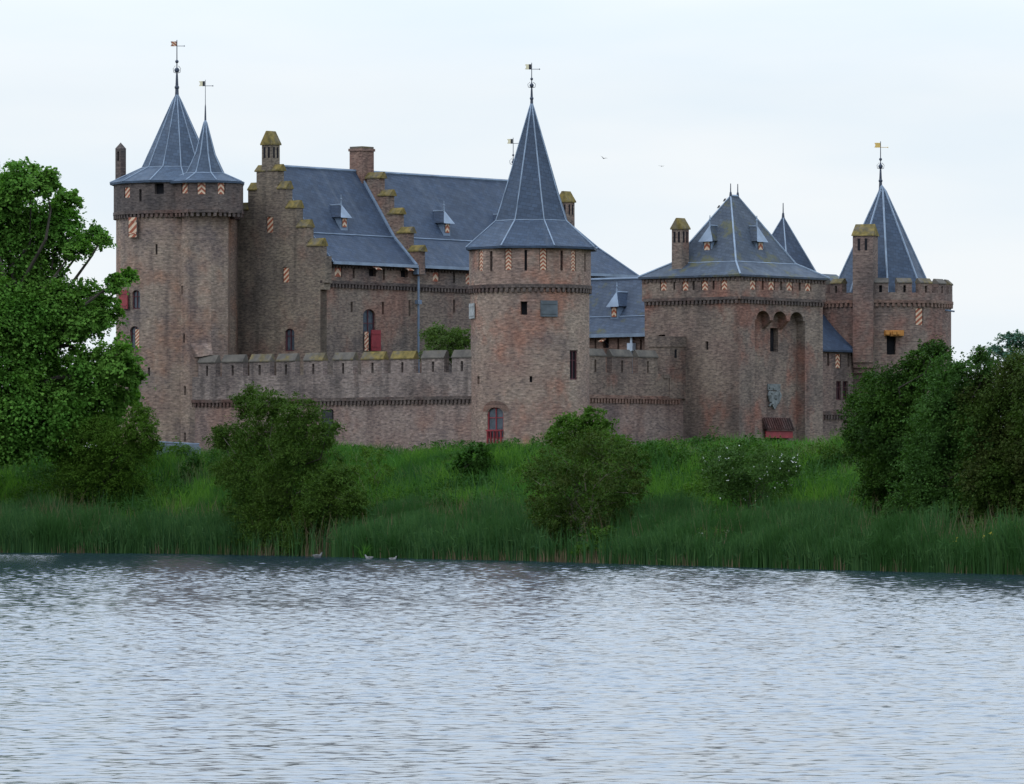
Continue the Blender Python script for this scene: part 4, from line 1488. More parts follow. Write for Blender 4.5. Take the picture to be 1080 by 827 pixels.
wx = np.concatenate([[-4000, -900, -300, -120], np.arange(-43, 38.01, 0.105), [120, 300, 900, 4000]])
wy = np.concatenate([[-400, -100, 0, 40], np.arange(68, 130, 0.075), np.arange(130, 200, 0.095), np.arange(200, 392, 0.13), [430, 470]])
sheet('water', wx, wy, waves, M['water'])


# ------------------------------------------------------------------ plants
def at(px, d):
    """the ground point in a photo column at distance d behind the waterline"""
    Ys = np.linspace(180, 520, 3401)
    Xs = (px - PX0) / F * Ys
    dd = shore_d(Xs, Ys)
    k = int(np.argmin(np.abs(dd - d)))
    return float(Xs[k]), float(Ys[k]), float(land_z(Xs[k], Ys[k]))


def unit(v):
    return v / (np.linalg.norm(v, axis=-1, keepdims=True) + 1e-9)


def leaves(cent, nrm, size, aspect=0.62, bend=0.0):
    """one small pointed four-sided face per leaf"""
    n = len(cent)
    r = rng.normal(size=(n, 3))
    t = unit(np.cross(nrm, r))
    b = unit(np.cross(nrm, t))
    L = size[:, None]
    v = np.stack([cent - t * L * 0.5, cent + b * L * aspect * 0.5 - t * L * 0.08, cent + t * L * 0.5, cent - b * L * aspect * 0.5 - t * L * 0.08], 1)
    f = np.arange(n * 4).reshape(n, 4)
    return v.reshape(-1, 3), f


def crown(lobes, n_sub, n_leaf, leaf, r_sub=0.30, flat=0.3, droop=0.0, spray=0.7, side_w=0.6):
    """lobes: (x, y, z, rx, ry, rz). Each lobe carries sprays of leaves towards its surface."""
    cs, ns, ss = [], [], []
    for (x, y, z, rx, ry, rz) in lobes:
        vol = max(0.35, (rx * rx * rz) ** (1 / 3))
        k = max(7, int(n_sub * vol ** 1.7 / 3.2))
        dirs = unit(rng.normal(size=(k, 3)))
        rad = rng.uniform(0.1, 1.0, size=(k, 1)) ** 0.5
        pc = V(x, y, z) + dirs * rad * V(rx, ry, rz)
        rs = r_sub * (0.6 + 0.9 * rng.random(k)) * min(1.3, max(0.6, vol / 2.0)) * 2.1
        m = n_leaf
        off = rng.normal(size=(k, m, 3)) * 0.5
        ax = unit(dirs * side_w + V(0, 0, 0.9) + rng.normal(size=(k, 3)) * 0.3)
        comp = (off * ax[:, None, :]).sum(-1, keepdims=True)
        off = off - ax[:, None, :] * comp * (1 - flat)
        if droop:
            off[..., 2] -= droop * (off[..., 0] ** 2 + off[..., 1] ** 2)
        c = pc[:, None, :] + off * rs[:, None, None]
        nn = unit(ax[:, None, :] * 1.1 + rng.normal(size=(k, m, 3)) * 0.5)
        cs.append(c.reshape(-1, 3))
        ns.append(nn.reshape(-1, 3))
        ss.append(leaf * rng.uniform(0.6, 1.35, size=k * m))
        # leafy shoots that break the outline
        k2, m2 = max(6, int(k * spray)), 26
        dirs = unit(rng.normal(size=(k2, 3)) + V(0, 0, 0.35))
        st = V(x, y, z) + dirs * rng.uniform(0.7, 0.98, (k2, 1)) * V(rx, ry, rz)
        out = unit(dirs + V(0, 0, 0.3) + rng.normal(size=(k2, 3)) * 0.5)
        ln = rng.uniform(0.25, 1.0, k2) ** 1.5 * min(1.5, 0.62 * vol + 0.25)
        t = np.sort(rng.random((k2, m2)), 1)
        c = st[:, None, :] + out[:, None, :] * (t * ln[:, None])[..., None] + rng.normal(size=(k2, m2, 3)) * (0.17 * (1.15 - t) * (0.4 + ln[:, None]))[..., None]
        c[..., 2] -= 0.18 * t * t * ln[:, None]
        cs.append(c.reshape(-1, 3))
        ns.append(unit(rng.normal(size=(k2 * m2, 3)) * 0.6 + V(0, 0, 0.7)))
        ss.append(leaf * rng.uniform(0.6, 1.25, size=k2 * m2))
    return np.concatenate(cs), np.concatenate(ns), np.concatenate(ss)


def branch(mb, p, q, r0, r1, wig=0.12, n=5):
    L = np.linalg.norm(q - p)
    pts, rad = [], []
    for k in range(n + 1):
        t = k / n
        w = math.sin(math.pi * t) * L * wig
        pts.append(p + (q - p) * t + V(rnd.uniform(-w, w), rnd.uniform(-w, w), rnd.uniform(-w, w) * 0.5 + w * 0.5))
        rad.append(r0 + (r1 - r0) * t)
    mb.tube(pts, rad, 6)


def plant(name, label, cat, px, d, lobes_px, mat, n_sub, n_leaf, leaf, base=None, depth=0.8, trunk=0.25, r_sub=0.30, bark='bark', group=None,
          stems=1, crown_name='crown', aspect=0.62, droop=0.0, twigs=0, spray=0.7):
    """lobes_px: (column, row, radius x, radius y) in photo pixels, given their own depth about the plant's foot"""
    X, Y, Z = base or at(px, d)
    T = world_thing(name, label, cat, (X, Y, Z), group)
    lobes = []
    for lb in lobes_px:
        lx, ly, rx = lb[0], lb[1], lb[2]
        ry = lb[3] if len(lb) > 3 else rx
        Yl = Y if base else at(lx, d)[1]          # the bank runs obliquely: each lobe keeps its distance from the water
        s = Yl / F
        x, z = (lx - PX0) * s, EYE + (HOR - ly) * s
        off = rnd.uniform(-0.5, 0.5) * depth * 30 * s
        k = (Yl + off) / Yl
        lobes.append((x * k, Yl + off, EYE + (z - EYE) * k, rx * s * 1.08, max(rx, ry) * s * 0.95, ry * s * 1.05))
    c, n, s_ = crown(lobes, n_sub, n_leaf, leaf, r_sub, droop=droop, spray=spray)
    keep = c[:, 2] > land_z(c[:, 0], c[:, 1]) + 0.02
    v, f = leaves(c[keep], n[keep], s_[keep], aspect)
    raw_mesh(crown_name, v, f, mat, parent=T, origin=(X, Y, Z))
    mb = MB()
    foot = V(X, Y, Z - 0.3)
    big = sorted(lobes, key=lambda q: -q[3])
    low = min(q[2] for q in lobes)
    for k in range(stems):
        fk = foot + V(rnd.uniform(-1, 1), rnd.uniform(-1, 1), 0) * (0.5 if stems > 1 else 0)
        cx = np.mean([q[0] for q in lobes]); cy_ = np.mean([q[1] for q in lobes]); top = max(q[2] for q in lobes)
        up = V(fk[0] * 0.75 + cx * 0.25, fk[1], fk[2] + (top - fk[2]) * (0.38 if stems == 1 else 0.3))
        branch(mb, fk, up, trunk, trunk * 0.7, 0.03)
        for j, q in enumerate(lobes):
            if j % stems != k:
                continue
            e = V(q[0], q[1], q[2])
            branch(mb, up if e[2] > up[2] - 1 else fk + (up - fk) * 0.6, e, trunk * 0.42, trunk * 0.07, 0.10)
            for _ in range(3 + twigs):
                u = V(*rng.normal(size=3))
                u /= np.linalg.norm(u)
                branch(mb, e, e + u * V(q[3], q[4], q[5]) * 0.9, trunk * 0.09, trunk * 0.03, 0.1, 3)
    mb.build('trunk', M[bark], T)
    return T


def blades(name, X, Y, h, w, lean, mat, zoff=0.0, tipw=0.15, kind='stuff', parent=None, origin=None, bend=0.3):
    n = len(X)
    Z = land_z(X, Y) + zoff
    Z = np.maximum(Z, -0.1)
    b = np.stack([X, Y, Z], -1)
    a = rng.uniform(0, 2 * np.pi, n)
    side = np.stack([np.cos(a), np.sin(a) * 0.5, np.zeros(n)], -1) * (w / 2)[:, None]
    dr = rng.normal(size=(n, 2)) * lean
    mid = b + np.stack([dr[:, 0] * h * 0.35, dr[:, 1] * h * 0.35, h * 0.55], -1)
    tip = b + np.stack([dr[:, 0] * h * (1 + bend), dr[:, 1] * h * (1 + bend), h * (1 - 0.15 * np.hypot(dr[:, 0], dr[:, 1]))], -1)
    v = np.stack([b - side, b + side, mid + side * 0.85, mid - side * 0.85, tip + side * tipw, tip - side * tipw], 1).reshape(-1, 3)
    i = np.arange(n)[:, None] * 6
    f = np.concatenate([i + np.array([0, 1, 2, 3]), i + np.array([3, 2, 4, 5])], 0)
    return raw_mesh(name, v, f, mat, kind=kind, parent=parent, origin=origin)


def scatter(n, dlo, dhi, pxlo=-150, pxhi=1300, dens=None):
    """random ground points between two distances from the waterline"""
    outX, outY = [], []
    tot = 0
    while tot < n:
        X = rng.uniform(-62, 58, n * 4)
        Y = rng.uniform(238, 450, n * 4)
        px = PX0 + X / Y * F
        d = shore_d(X, Y)
        ok = (d > dlo) & (d < dhi) & (px > pxlo) & (px < pxhi)
        # keep out of the castle
        rx, ry = X - C0[0], Y - C0[1]
        a, b = rx * EA[0] + ry * EA[1], rx * EB[0] + ry * EB[1]
        ok &= ~((a > -40) & (a < 6) & (b > -3.3) & (b < 48) & (a < 0.4 + 5 * (b > 17)))
        ok &= (np.hypot(a, b) > 4.6) & (np.hypot(a + 33, b) > 5)
        if dens is not None:
            ok &= rng.random(len(X)) < dens(X, Y, d)
        outX.append(X[ok]); outY.append(Y[ok])
        tot += ok.sum()
    return np.concatenate(outX)[:n], np.concatenate(outY)[:n]


def patch(X, Y, s=1.0, p=0.0):
    return 0.5 + 0.22 * (np.sin(X * 0.42 * s + Y * 0.16 * s + p) + np.sin(X * 0.23 * s - Y * 0.31 * s + 2.1 + p) + 0.7 * np.sin(X * 0.95 * s + Y * 0.5 * s + 4 + p))


M['grass'] = leaf_mat('grass', (0.0364, 0.1096, 0.0174), (0.0802, 0.1796, 0.0299), (0.0300, 0.0832, 0.0223), 0.22, 0.32)
M['grass_pale'] = leaf_mat('grass_pale', (0.10, 0.125, 0.055), (0.17, 0.18, 0.095), (0.06, 0.10, 0.035), 0.3, 0.25)
M['reed'] = leaf_mat('reed', (0.0121, 0.0432, 0.0153), (0.0625, 0.1215, 0.0374), (0.0242, 0.0630, 0.0153), 0.3, 0.2)
M['reed_dry'] = leaf_mat('reed_dry', (0.085, 0.062, 0.036), (0.15, 0.112, 0.066), None, 0.3, 0.1)
M['nettle'] = leaf_mat('nettle', (0.0165, 0.0520, 0.0099), (0.0389, 0.0880, 0.0154), (0.0246, 0.0593, 0.0087), 0.4, 0.25)
M['maple'] = leaf_mat('maple', (0.0450, 0.1162, 0.0168), (0.1313, 0.2442, 0.0408), (0.0625, 0.1518, 0.0216), 0.35, 0.3)
M['hawthorn'] = leaf_mat('hawthorn', (0.0224, 0.0531, 0.0076), (0.0577, 0.0978, 0.0140), (0.0391, 0.0663, 0.0097), 0.5, 0.2)
M['hawthorn_olive'] = leaf_mat('hawthorn_olive', (0.0289, 0.0703, 0.0080), (0.0763, 0.1366, 0.0161), (0.0474, 0.0898, 0.0113), 0.6, 0.22)
M['thicket'] = leaf_mat('thicket', (0.0163, 0.0460, 0.0068), (0.0499, 0.0936, 0.0142), (0.0183, 0.0413, 0.0073), 0.4, 0.2)
M['thicket_brown'] = leaf_mat('thicket_brown', (0.0209, 0.0430, 0.0076), (0.0501, 0.0828, 0.0131), (0.0404, 0.0507, 0.0121), 0.4, 0.2)
M['thicket_mid'] = leaf_mat('thicket_mid', (0.0242, 0.0627, 0.0121), (0.0616, 0.1210, 0.0242), (0.0308, 0.0694, 0.0143), 0.4, 0.22)
M['elder'] = leaf_mat('elder', (0.0333, 0.0795, 0.0109), (0.0726, 0.1298, 0.0205), None, 0.5, 0.32)
M['dark_bush'] = leaf_mat('dark_bush', (0.0186, 0.0447, 0.0070), (0.0512, 0.0861, 0.0134), (0.0428, 0.0580, 0.0118), 0.7, 0.2)
M['rose'] = leaf_mat('rose', (0.0252, 0.0605, 0.0129), (0.0550, 0.0968, 0.0209), None, 0.5, 0.25)
M['court_tree'] = leaf_mat('court_tree', (0.0441, 0.0855, 0.0194), (0.0938, 0.1350, 0.0352), None, 0.5, 0.3)
M['hazed_far_tree'] = leaf_mat('hazed_far_tree', (0.0525, 0.1105, 0.0798), (0.0975, 0.1690, 0.1260), None, 0.5, 0.3)  # distance haze is mixed into this leaf colour as a pale blue

M['tall_grass'] = leaf_mat('tall_grass', (0.0427, 0.1106, 0.0146), (0.1068, 0.2041, 0.0298), (0.0319, 0.0851, 0.0199), 0.4, 0.35)
def clear_of(px):
    return 1 - 0.95 * np.exp(-((px - 312) / 62) ** 6) - 0.95 * np.exp(-((px - 612) / 50) ** 6)


# -- meadow grass, pale crest grass, nettles, reeds
X, Y = scatter(145000, 5, 31, dens=lambda X, Y, d: np.clip(patch(X, Y) * 1.1, 0.25, 1) * np.where(d < 9, clear_of(PX0 + X / Y * F), 1))
blades('grass', X, Y, rng.uniform(0.35, 1.0, len(X)) * (0.45 + 1.1 * patch(X, Y, 1.5)), rng.uniform(0.035, 0.08, len(X)), 0.30, M['grass'])
X, Y = scatter(26000, 17, 31, dens=lambda X, Y, d: np.clip((patch(X, Y, 0.8, 1.0) - 0.15) * 1.2, 0.02, 1) * np.where(PX0 + X / Y * F > 640, 1.0, 0.35))
blades('feather_grass', X, Y, rng.uniform(0.6, 1.15, len(X)), rng.uniform(0.025, 0.06, len(X)), 0.22, M['grass_pale'])


def weeds(name, n, dlo, dhi, hmax, mat, leaf, dens=None):
    X, Y = scatter(n, dlo, dhi, dens=dens)
    m = 16
    hh = hmax * (0.5 + 0.5 * patch(X, Y, 1.3, 3))
    t = rng.random((n, m))
    c = np.stack([X[:, None] + rng.normal(size=(n, m)) * 0.16, Y[:, None] + rng.normal(size=(n, m)) * 0.16, land_z(X, Y)[:, None] + t * hh[:, None]], -1).reshape(-1, 3)
    nn = unit(rng.normal(size=(n * m, 3)) * 0.6 + V(0, -0.2, 0.8))
    v, f = leaves(c, nn, leaf * rng.uniform(0.6, 1.3, n * m), 0.5)
    return raw_mesh(name, v, f, mat, kind='stuff')


weeds('nettles', 12500, 5, 27, 1.7, M['nettle'], 0.2, lambda X, Y, d: (patch(X, Y, 1.25, 0.7) > 0.55) * 1.0)
X, Y = scatter(46000, 6, 22, dens=lambda X, Y, d: np.clip((patch(X, Y, 1.6, 5.3) - 0.48) * 5, 0.02, 1) * np.where(d < 11, clear_of(PX0 + X / Y * F), 1))
blades('tall_grass', X, Y, rng.uniform(0.9, 1.9, len(X)), rng.uniform(0.03, 0.065, len(X)), 0.2, M['tall_grass'])
weeds('meadow_herbs', 5000, 6, 29, 1.1, M['elder'], 0.16, lambda X, Y, d: (patch(X, Y, 1.9, 3.7) > 0.62) * 1.0)

def dens_r(X, Y, d):
    px = PX0 + X / Y * F
    reach = 3.0 + 9.5 * patch(X, Y, 0.9, 2) ** 1.5 + 3.0 * np.exp(-((px - 700) / 60) ** 2) + 4.0 * np.exp(-((px - 850) / 50) ** 2) - 6.0 * np.clip((px - 890) / 40, 0, 1)
    open_ = clear_of(px) * (1 - 0.6 * np.exp(-((px - 750) / 18) ** 4))
    return np.clip(0.45 + patch(X, Y, 1.8, 5), 0.1, 1) * np.clip((reach - d) / 2.0, 0.02, 1) * open_


X, Y = scatter(128000, -0.7, 18, dens=dens_r)
hr = (1.2 + 1.0 * patch(X, Y, 1.3, 4) + 0.9 * patch(X, Y, 4.1, 1)) * rng.uniform(0.6, 1.15, len(X))
hr *= np.interp(shore_d(X, Y), [-0.7, 0.5, 7, 14], [0.85, 1.05, 0.95, 0.75])
blades('reeds', X, Y, hr, np.where(rng.random(len(X)) < 0.22, rng.uniform(0.07, 0.12, len(X)), rng.uniform(0.03, 0.06, len(X))), 0.075, M['reed'], bend=0.8)
# broad hanging reed leaves higher up the stalks
k = rng.integers(0, len(X), 50000)
c = np.stack([X[k] + rng.normal(size=len(k)) * 0.12, Y[k] + rng.normal(size=len(k)) * 0.12, land_z(X[k], Y[k]) + hr[k] * rng.uniform(0.3, 0.95, len(k))], -1)
v, f = leaves(c, unit(rng.normal(size=(len(k), 3)) * V(1, 1, 0.25)), rng.uniform(0.3, 0.7, len(k)), 0.11)
raw_mesh('reed_leaves', v, f, M['reed'], kind='stuff')
X, Y = scatter(7000, -0.8, 1.8, dens=lambda X, Y, d: np.clip((patch(X, Y, 2.6, 1.0) - 0.35) * 1.6, 0.01, 1))
blades('dry_reeds', X, Y, rng.uniform(0.2, 0.95, len(X)) ** 1.3, rng.uniform(0.03, 0.055, len(X)), 0.08, M['reed_dry'])
X, Y = scatter(4200, 0.0, 9, dens=lambda X, Y, d: np.clip((patch(X, Y, 1.9, 2.6) - 0.3) * 1.4, 0.03, 1))
blades('dry_reed_plumes', X, Y, rng.uniform(1.3, 3.0, len(X)), rng.uniform(0.025, 0.045, len(X)), 0.10, M['reed_dry'])

# -- tangled undergrowth: low mounds of bramble and herbs all over the slope
for nm, mt, cnt, pq, lf in (('undergrowth', 'nettle', 95, 0.0, 0.17), ('bramble', 'hawthorn', 70, 2.4, 0.14), ('bright_herbs', 'elder', 60, 4.4, 0.15)):
    X, Y = scatter(cnt, 5.5, 27, dens=lambda X, Y, d: np.clip((patch(X, Y, 0.7, pq) - 0.3) * 2, 0.05, 1) * np.where(d < 9, clear_of(PX0 + X / Y * F), 1))
    Zg = land_z(X, Y)
    lb = []
    for x_, y_, z_ in zip(X, Y, Zg):
        r_ = rnd.uniform(0.5, 1.5)
        lb.append((x_, y_, z_ + r_ * 0.30, r_ * rnd.uniform(0.9, 1.5), r_, r_ * rnd.uniform(0.5, 0.85)))
    c_, n_, s_ = crown(lb, 120, 50, lf, 0.30)
    kp = c_[:, 2] > land_z(c_[:, 0], c_[:, 1])
    v, f = leaves(c_[kp], n_[kp], s_[kp], 0.6)
    raw_mesh(nm, v, f, M[mt], kind='stuff')

# -- the tall tree on the left
plant('leafy_tree', 'tall broadleaf tree with bright green crown cut by the left edge', 'tree', 12, 22, [
    (40, 328, 28), (88, 342, 16), (5, 322, 30), (60, 318, 20), (22, 190, 21), (48, 193, 15), (0, 203, 28), (70, 212, 14), (97, 252, 13), (58, 240, 26), (22, 245, 36), (-30, 240, 45), (78, 262, 14), (108, 251, 6, 4),
    (38, 296, 32), (92, 318, 20), (122, 298, 10), (135, 290, 6, 5), (108, 330, 18), (72, 345, 28), (20, 350, 42), (-32, 330, 55),
    (122, 378, 20), (138, 392, 14), (92, 395, 28), (50, 405, 36), (0, 410, 46), (126, 418, 18), (60, 440, 32), (10, 448, 36), (104, 438, 22), (-40, 430, 55), (30, 456, 34, 14), (78, 455, 24, 14), (-20, 455, 40, 18), (112, 455, 14, 10)],
    M['maple'], 54, 120, 0.24, base=(-34.7, 394.0, 7.0), depth=1.7, trunk=0.55, r_sub=0.42, aspect=0.8, droop=0.25)

# -- bushes along the bank
plant('hawthorn_bush', 'rounded olive-green bush on the slope in front of the left tree', 'bush', 110, 12, [
    (100, 470, 34, 24), (72, 482, 20, 18), (130, 478, 24, 24), (150, 455, 16, 16), (160, 470, 10, 10), (95, 505, 34, 22), (130, 512, 24, 18), (105, 452, 16, 10), (148, 438, 12, 10)],
    M['hawthorn_olive'], 130, 60, 0.14, spray=1.5, depth=1.0, trunk=0.13, stems=4, r_sub=0.26)
plant('hawthorn_bush', 'big dark bush spreading down to the water in front of the long wall', 'bush', 300, 2.2, [
    (262, 425, 17, 16), (285, 428, 20, 14), (318, 440, 22, 18), (338, 460, 12, 12), (352, 452, 6, 6), (245, 462, 18, 12), (232, 456, 8, 6), (280, 462, 30, 24), (315, 475, 30, 24), (270, 500, 34, 24),
    (310, 515, 42, 30), (345, 530, 30, 26), (290, 550, 38, 26), (335, 560, 30, 20), (262, 540, 22, 24), (360, 505, 16, 14), (375, 530, 14, 14), (310, 562, 40, 22), (280, 566, 26, 18), (350, 556, 30, 24), (330, 572, 30, 14), (228, 465, 8, 5), (240, 500, 16, 12)],
    M['hawthorn'], 120, 60, 0.14, spray=1.6, depth=1.5, trunk=0.17, stems=4, r_sub=0.27)
plant('hawthorn_bush', 'thin twiggy shrub on the slope right of the big dark bush', 'bush', 392, 13, [
    (388, 488, 12, 10), (402, 480, 9, 8), (378, 500, 14, 10), (395, 508, 13, 10), (407, 497, 8, 8), (385, 475, 6, 5)],
    M['hawthorn_olive'], 60, 36, 0.12, depth=0.6, trunk=0.06, stems=4, r_sub=0.24, bark='grey_twig', twigs=4)
plant('dark_bush', 'low dark green bush on the bank between the big dark bush and the middle tower', 'bush', 490, 17, [
    (490, 492, 12, 10), (502, 484, 14, 14), (478, 500, 14, 8), (510, 476, 8, 8), (465, 508, 10, 7)],
    M['nettle'], 90, 50, 0.2, depth=0.6, trunk=0.06, stems=4)
plant('elder_bush', 'broad dark bush with pale elder blossom in front of the middle tower', 'bush', 618, 2.2, [
    (600, 492, 32, 22), (640, 490, 30, 24), (578, 505, 20, 18), (615, 520, 40, 22), (655, 508, 18, 20), (600, 545, 34, 22), (638, 548, 24, 22), (572, 530, 14, 14), (590, 570, 20, 14), (660, 478, 14, 8), (625, 470, 26, 12), (668, 492, 18, 12), (562, 505, 14, 12), (650, 530, 24, 22), (580, 545, 20, 18), (675, 515, 10, 10), (610, 566, 32, 22), (642, 566, 22, 20), (585, 560, 20, 20)],
    M['dark_bush'], 50, 50, 0.14, spray=2.6, depth=1.4, trunk=0.13, stems=5, r_sub=0.26, bark='grey_twig', twigs=4)
T = plant('elder_bush', 'fresh green elder with white flower heads rising above the dark bush', 'bush', 608, 9, [
    (610, 455, 24, 14), (588, 462, 14, 11), (625, 442, 14, 11), (635, 455, 12, 12), (598, 446, 14, 8), (615, 472, 24, 12), (650, 468, 16, 9)],
    M['elder'], 105, 52, 0.17, depth=0.8, trunk=0.08, stems=3)


def flowers(T, lobes_px, n, size, mat, Y, per=6, spread=0.12, name='flower_heads', d=None):
    cs = []
    for _ in range(n):
        lx, ly, rx, ry = lobes_px[rnd.randrange(len(lobes_px))]
        Yf = at(lx, d)[1] if d is not None else Y
        s = Yf / F
        x = (lx + rnd.uniform(-1, 1) * rx - PX0) * s
        z = EYE + (HOR - ly - rnd.uniform(-1, 1) * ry) * s
        y = Yf - max(rx, ry) * s * rnd.uniform(0.7, 1.05) * 0.9
        for _ in range(per):
            cs.append((x + rnd.gauss(0, spread), y + rnd.gauss(0, spread), z + rnd.gauss(0, spread * 0.6)))
    cs = np.array(cs)
    v, f = leaves(cs, unit(rng.normal(size=cs.shape) * 0.5 + V(0, -0.6, 0.6)), size * rng.uniform(0.7, 1.3, len(cs)), 0.95)
    return raw_mesh(name, v, f, mat, parent=T, origin=tuple(T.location))


flowers(T, [(605, 452, 14, 10), (596, 447, 8, 5)], 10, 0.11, M['white_petal'], T.location.y, 4, d=9)
RL = [(790, 488, 34, 20), (770, 500, 26, 20), (815, 500, 22, 16), (785, 515, 32, 16), (755, 492, 16, 12), (832, 490, 12, 10), (770, 478, 18, 8)]
T = plant('rose_bush', 'wide bush dotted with white blossom on the bank below the gate tower', 'bush', 788, 10, RL, M['rose'], 100, 52, 0.14, depth=0.8, trunk=0.06, stems=5)
flowers(T, RL, 75, 0.085, M['white_petal'], T.location.y, 2, 0.06, d=10)
RL = [(748, 572, 14, 12), (736, 578, 9, 9), (762, 568, 10, 10), (758, 582, 12, 8)]
T = plant('rose_bush', 'small shrub with white blossom at the waterline, right of centre', 'bush', 750, 1.2, RL, M['elder'], 100, 48, 0.12, depth=0.3, trunk=0.04, stems=4)
flowers(T, RL, 40, 0.08, M['white_petal'], T.location.y, 2, 0.06, d=1.2)
plant('dark_bush', 'fresh green leafy bush at the water edge below the elder bush', 'bush', 628, 0.8, [(625, 575, 14, 10), (640, 570, 12, 12), (615, 582, 8, 8), (646, 582, 9, 8)], M['elder'], 100, 40, 0.18, depth=0.3, trunk=0.04, stems=4)
plant('dark_bush', 'low leafy clump at the water edge among the reeds, left of centre', 'bush', 462, 0.8, [(462, 572, 14, 10), (452, 580, 9, 7), (474, 580, 10, 7)], M['nettle'], 100, 40, 0.18, depth=0.3, trunk=0.04, stems=4)

# -- thicket of trees on the right
plant('hedge_tree', 'dark bushy tree on the bank covering the foot of the right tower', 'tree', 930, 11, [
    (923, 418, 22, 20), (952, 402, 22, 18), (975, 380, 18, 14), (990, 372, 10, 9), (912, 442, 20, 22), (945, 435, 30, 28), (978, 415, 26, 28), (908, 472, 14, 18), (935, 475, 26, 26), (968, 460, 26, 28), (905, 425, 10, 10), (950, 500, 28, 20), (898, 456, 8, 8), (916, 402, 8, 7), (968, 388, 14, 9), (930, 505, 18, 14), (965, 495, 26, 22), (920, 490, 10, 12), (938, 440, 34, 46), (960, 470, 36, 46), (930, 520, 24, 18), (985, 372, 9, 7)],
    M['thicket'], 120, 60, 0.15, spray=1.3, depth=1.5, trunk=0.2, stems=2, r_sub=0.28)
plant('hedge_tree', 'bright green bushy tree in the middle of the right-hand thicket', 'tree', 1000, 8, [
    (1000, 392, 18, 16), (1020, 398, 18, 16), (1003, 425, 26, 24), (985, 455, 24, 26), (1012, 460, 26, 26), (980, 490, 26, 24), (1005, 500, 28, 24), (1035, 470, 20, 24), (970, 520, 24, 16), (1038, 385, 10, 12), (1035, 372, 5, 8), (990, 530, 26, 18), (1015, 535, 26, 16), (1030, 510, 22, 20), (1005, 440, 34, 46), (1000, 505, 44, 44), (955, 535, 24, 14)],
    M['thicket_mid'], 100, 56, 0.15, spray=1.4, depth=1.2, trunk=0.2, stems=2, r_sub=0.28)
plant('hedge_tree', 'brownish olive tree leaning over the reeds at the right edge', 'tree', 1065, 9, [
    (1050, 405, 22, 20), (1075, 395, 22, 20), (1100, 400, 30, 30), (1040, 440, 26, 26), (1070, 440, 28, 28), (1105, 450, 36, 40), (1030, 478, 20, 22), (1058, 485, 26, 24), (1085, 490, 26, 30), (1045, 515, 18, 14), (1075, 530, 22, 24), (1110, 520, 30, 40), (1040, 545, 22, 12), (1075, 552, 26, 14), (1062, 515, 22, 18), (1062, 440, 42, 52), (1060, 510, 48, 44), (1025, 430, 20, 30)],
    M['thicket_brown'], 115, 58, 0.15, spray=1.4, depth=1.3, trunk=0.2, stems=2, r_sub=0.28)
fx = 520.0
plant('hazed_far_tree', 'tree far behind the right-hand thicket, its green paled and blued for haze', 'tree', 1060, 20, [
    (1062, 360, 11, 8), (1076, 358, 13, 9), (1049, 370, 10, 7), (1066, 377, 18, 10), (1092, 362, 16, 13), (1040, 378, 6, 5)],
    M['hazed_far_tree'], 45, 44, 0.26, base=((1062 - PX0) / F * fx, fx, 6.0), depth=0.6, trunk=0.3)
# -- the small tree in the courtyard
w_ = to_world(-9.5, 7.0)
plant('court_tree', 'small feathery green tree rising behind the long crenellated wall', 'tree', 470, 40, [
    (470, 357, 20, 9), (456, 354, 10, 8), (485, 358, 13, 10), (470, 372, 24, 12), (462, 348, 8, 4), (492, 366, 10, 10)],
    M['court_tree'], 105, 46, 0.15, base=(float(w_[0]) , float(w_[1]), 6.5), depth=0.8, trunk=0.12)

# -- yellow flag irises and the sword-leaved clump
for px, d, lab, sp in ((1006, 0.6, 'yellow flag iris clump at the waterline, the fuller one on the left', [(1006, 573, 4, 5), (1004, 582, 5, 5)]),
                       (1032, 0.7, 'loose clump of yellow irises at the waterline near the right edge', [(1030, 582, 9, 5), (1038, 572, 8, 8), (1046, 566, 3, 4)])):
    X0, Y0, Z0 = at(px, d)
    T = world_thing('yellow_iris', lab, 'flower', (X0, Y0, Z0), 'yellow irises at the waterline')
    n = 90
    bx, by = X0 + rng.normal(size=n) * 0.45, Y0 + rng.normal(size=n) * 0.3
    blades('leaf_blades', bx, by, rng.uniform(0.7, 1.3, n), rng.uniform(0.03, 0.06, n), 0.14, M['reed'], kind=None, parent=T, origin=(X0, Y0, Z0))
    flowers(T, sp, 14, 0.09, M['yellow_petal'], Y0 - 0.2, 5, 0.05)
X0, Y0, Z0 = at(384, -0.8)
T = world_thing('sword_leaf_plant', 'light green plant with long sword-shaped leaves standing at the water edge', 'plant', (X0, Y0, 0.0))
n = 34
blades('leaf_blades', X0 + rng.normal(size=n) * 0.12, Y0 + rng.normal(size=n) * 0.1, rng.uniform(0.5, 1.25, n), rng.uniform(0.05, 0.09, n), 0.34, M['grass'], kind=None, parent=T, origin=(X0, Y0, 0.0))


# ------------------------------------------------------------------ birds
def skin_body(name, joints, edges, mat, parent):
    me = bpy.data.meshes.new(name)
    me.from_pydata([j[:3] for j in joints], edges, [])
    if not me.skin_vertices:
        me.attributes.new
    o = link(name, me, mat, parent)
    bm = bmesh.new()
    bm.from_mesh(me)
    lay = bm.verts.layers.skin.verify()
    bm.verts.ensure_lookup_table()
    for i, j in enumerate(joints):
        r = j[3]
        bm.verts[i][lay].radius = (r, r) if not isinstance(r, tuple) else r
        bm.verts[i][lay].use_root = (i == 0)
    bm.to_mesh(me)
    bm.free()
    o.modifiers.new("skin", 'SKIN')
    sb = o.modifiers.new("sub", 'SUBSURF')
    sb.levels = sb.render_levels = 1
    return o


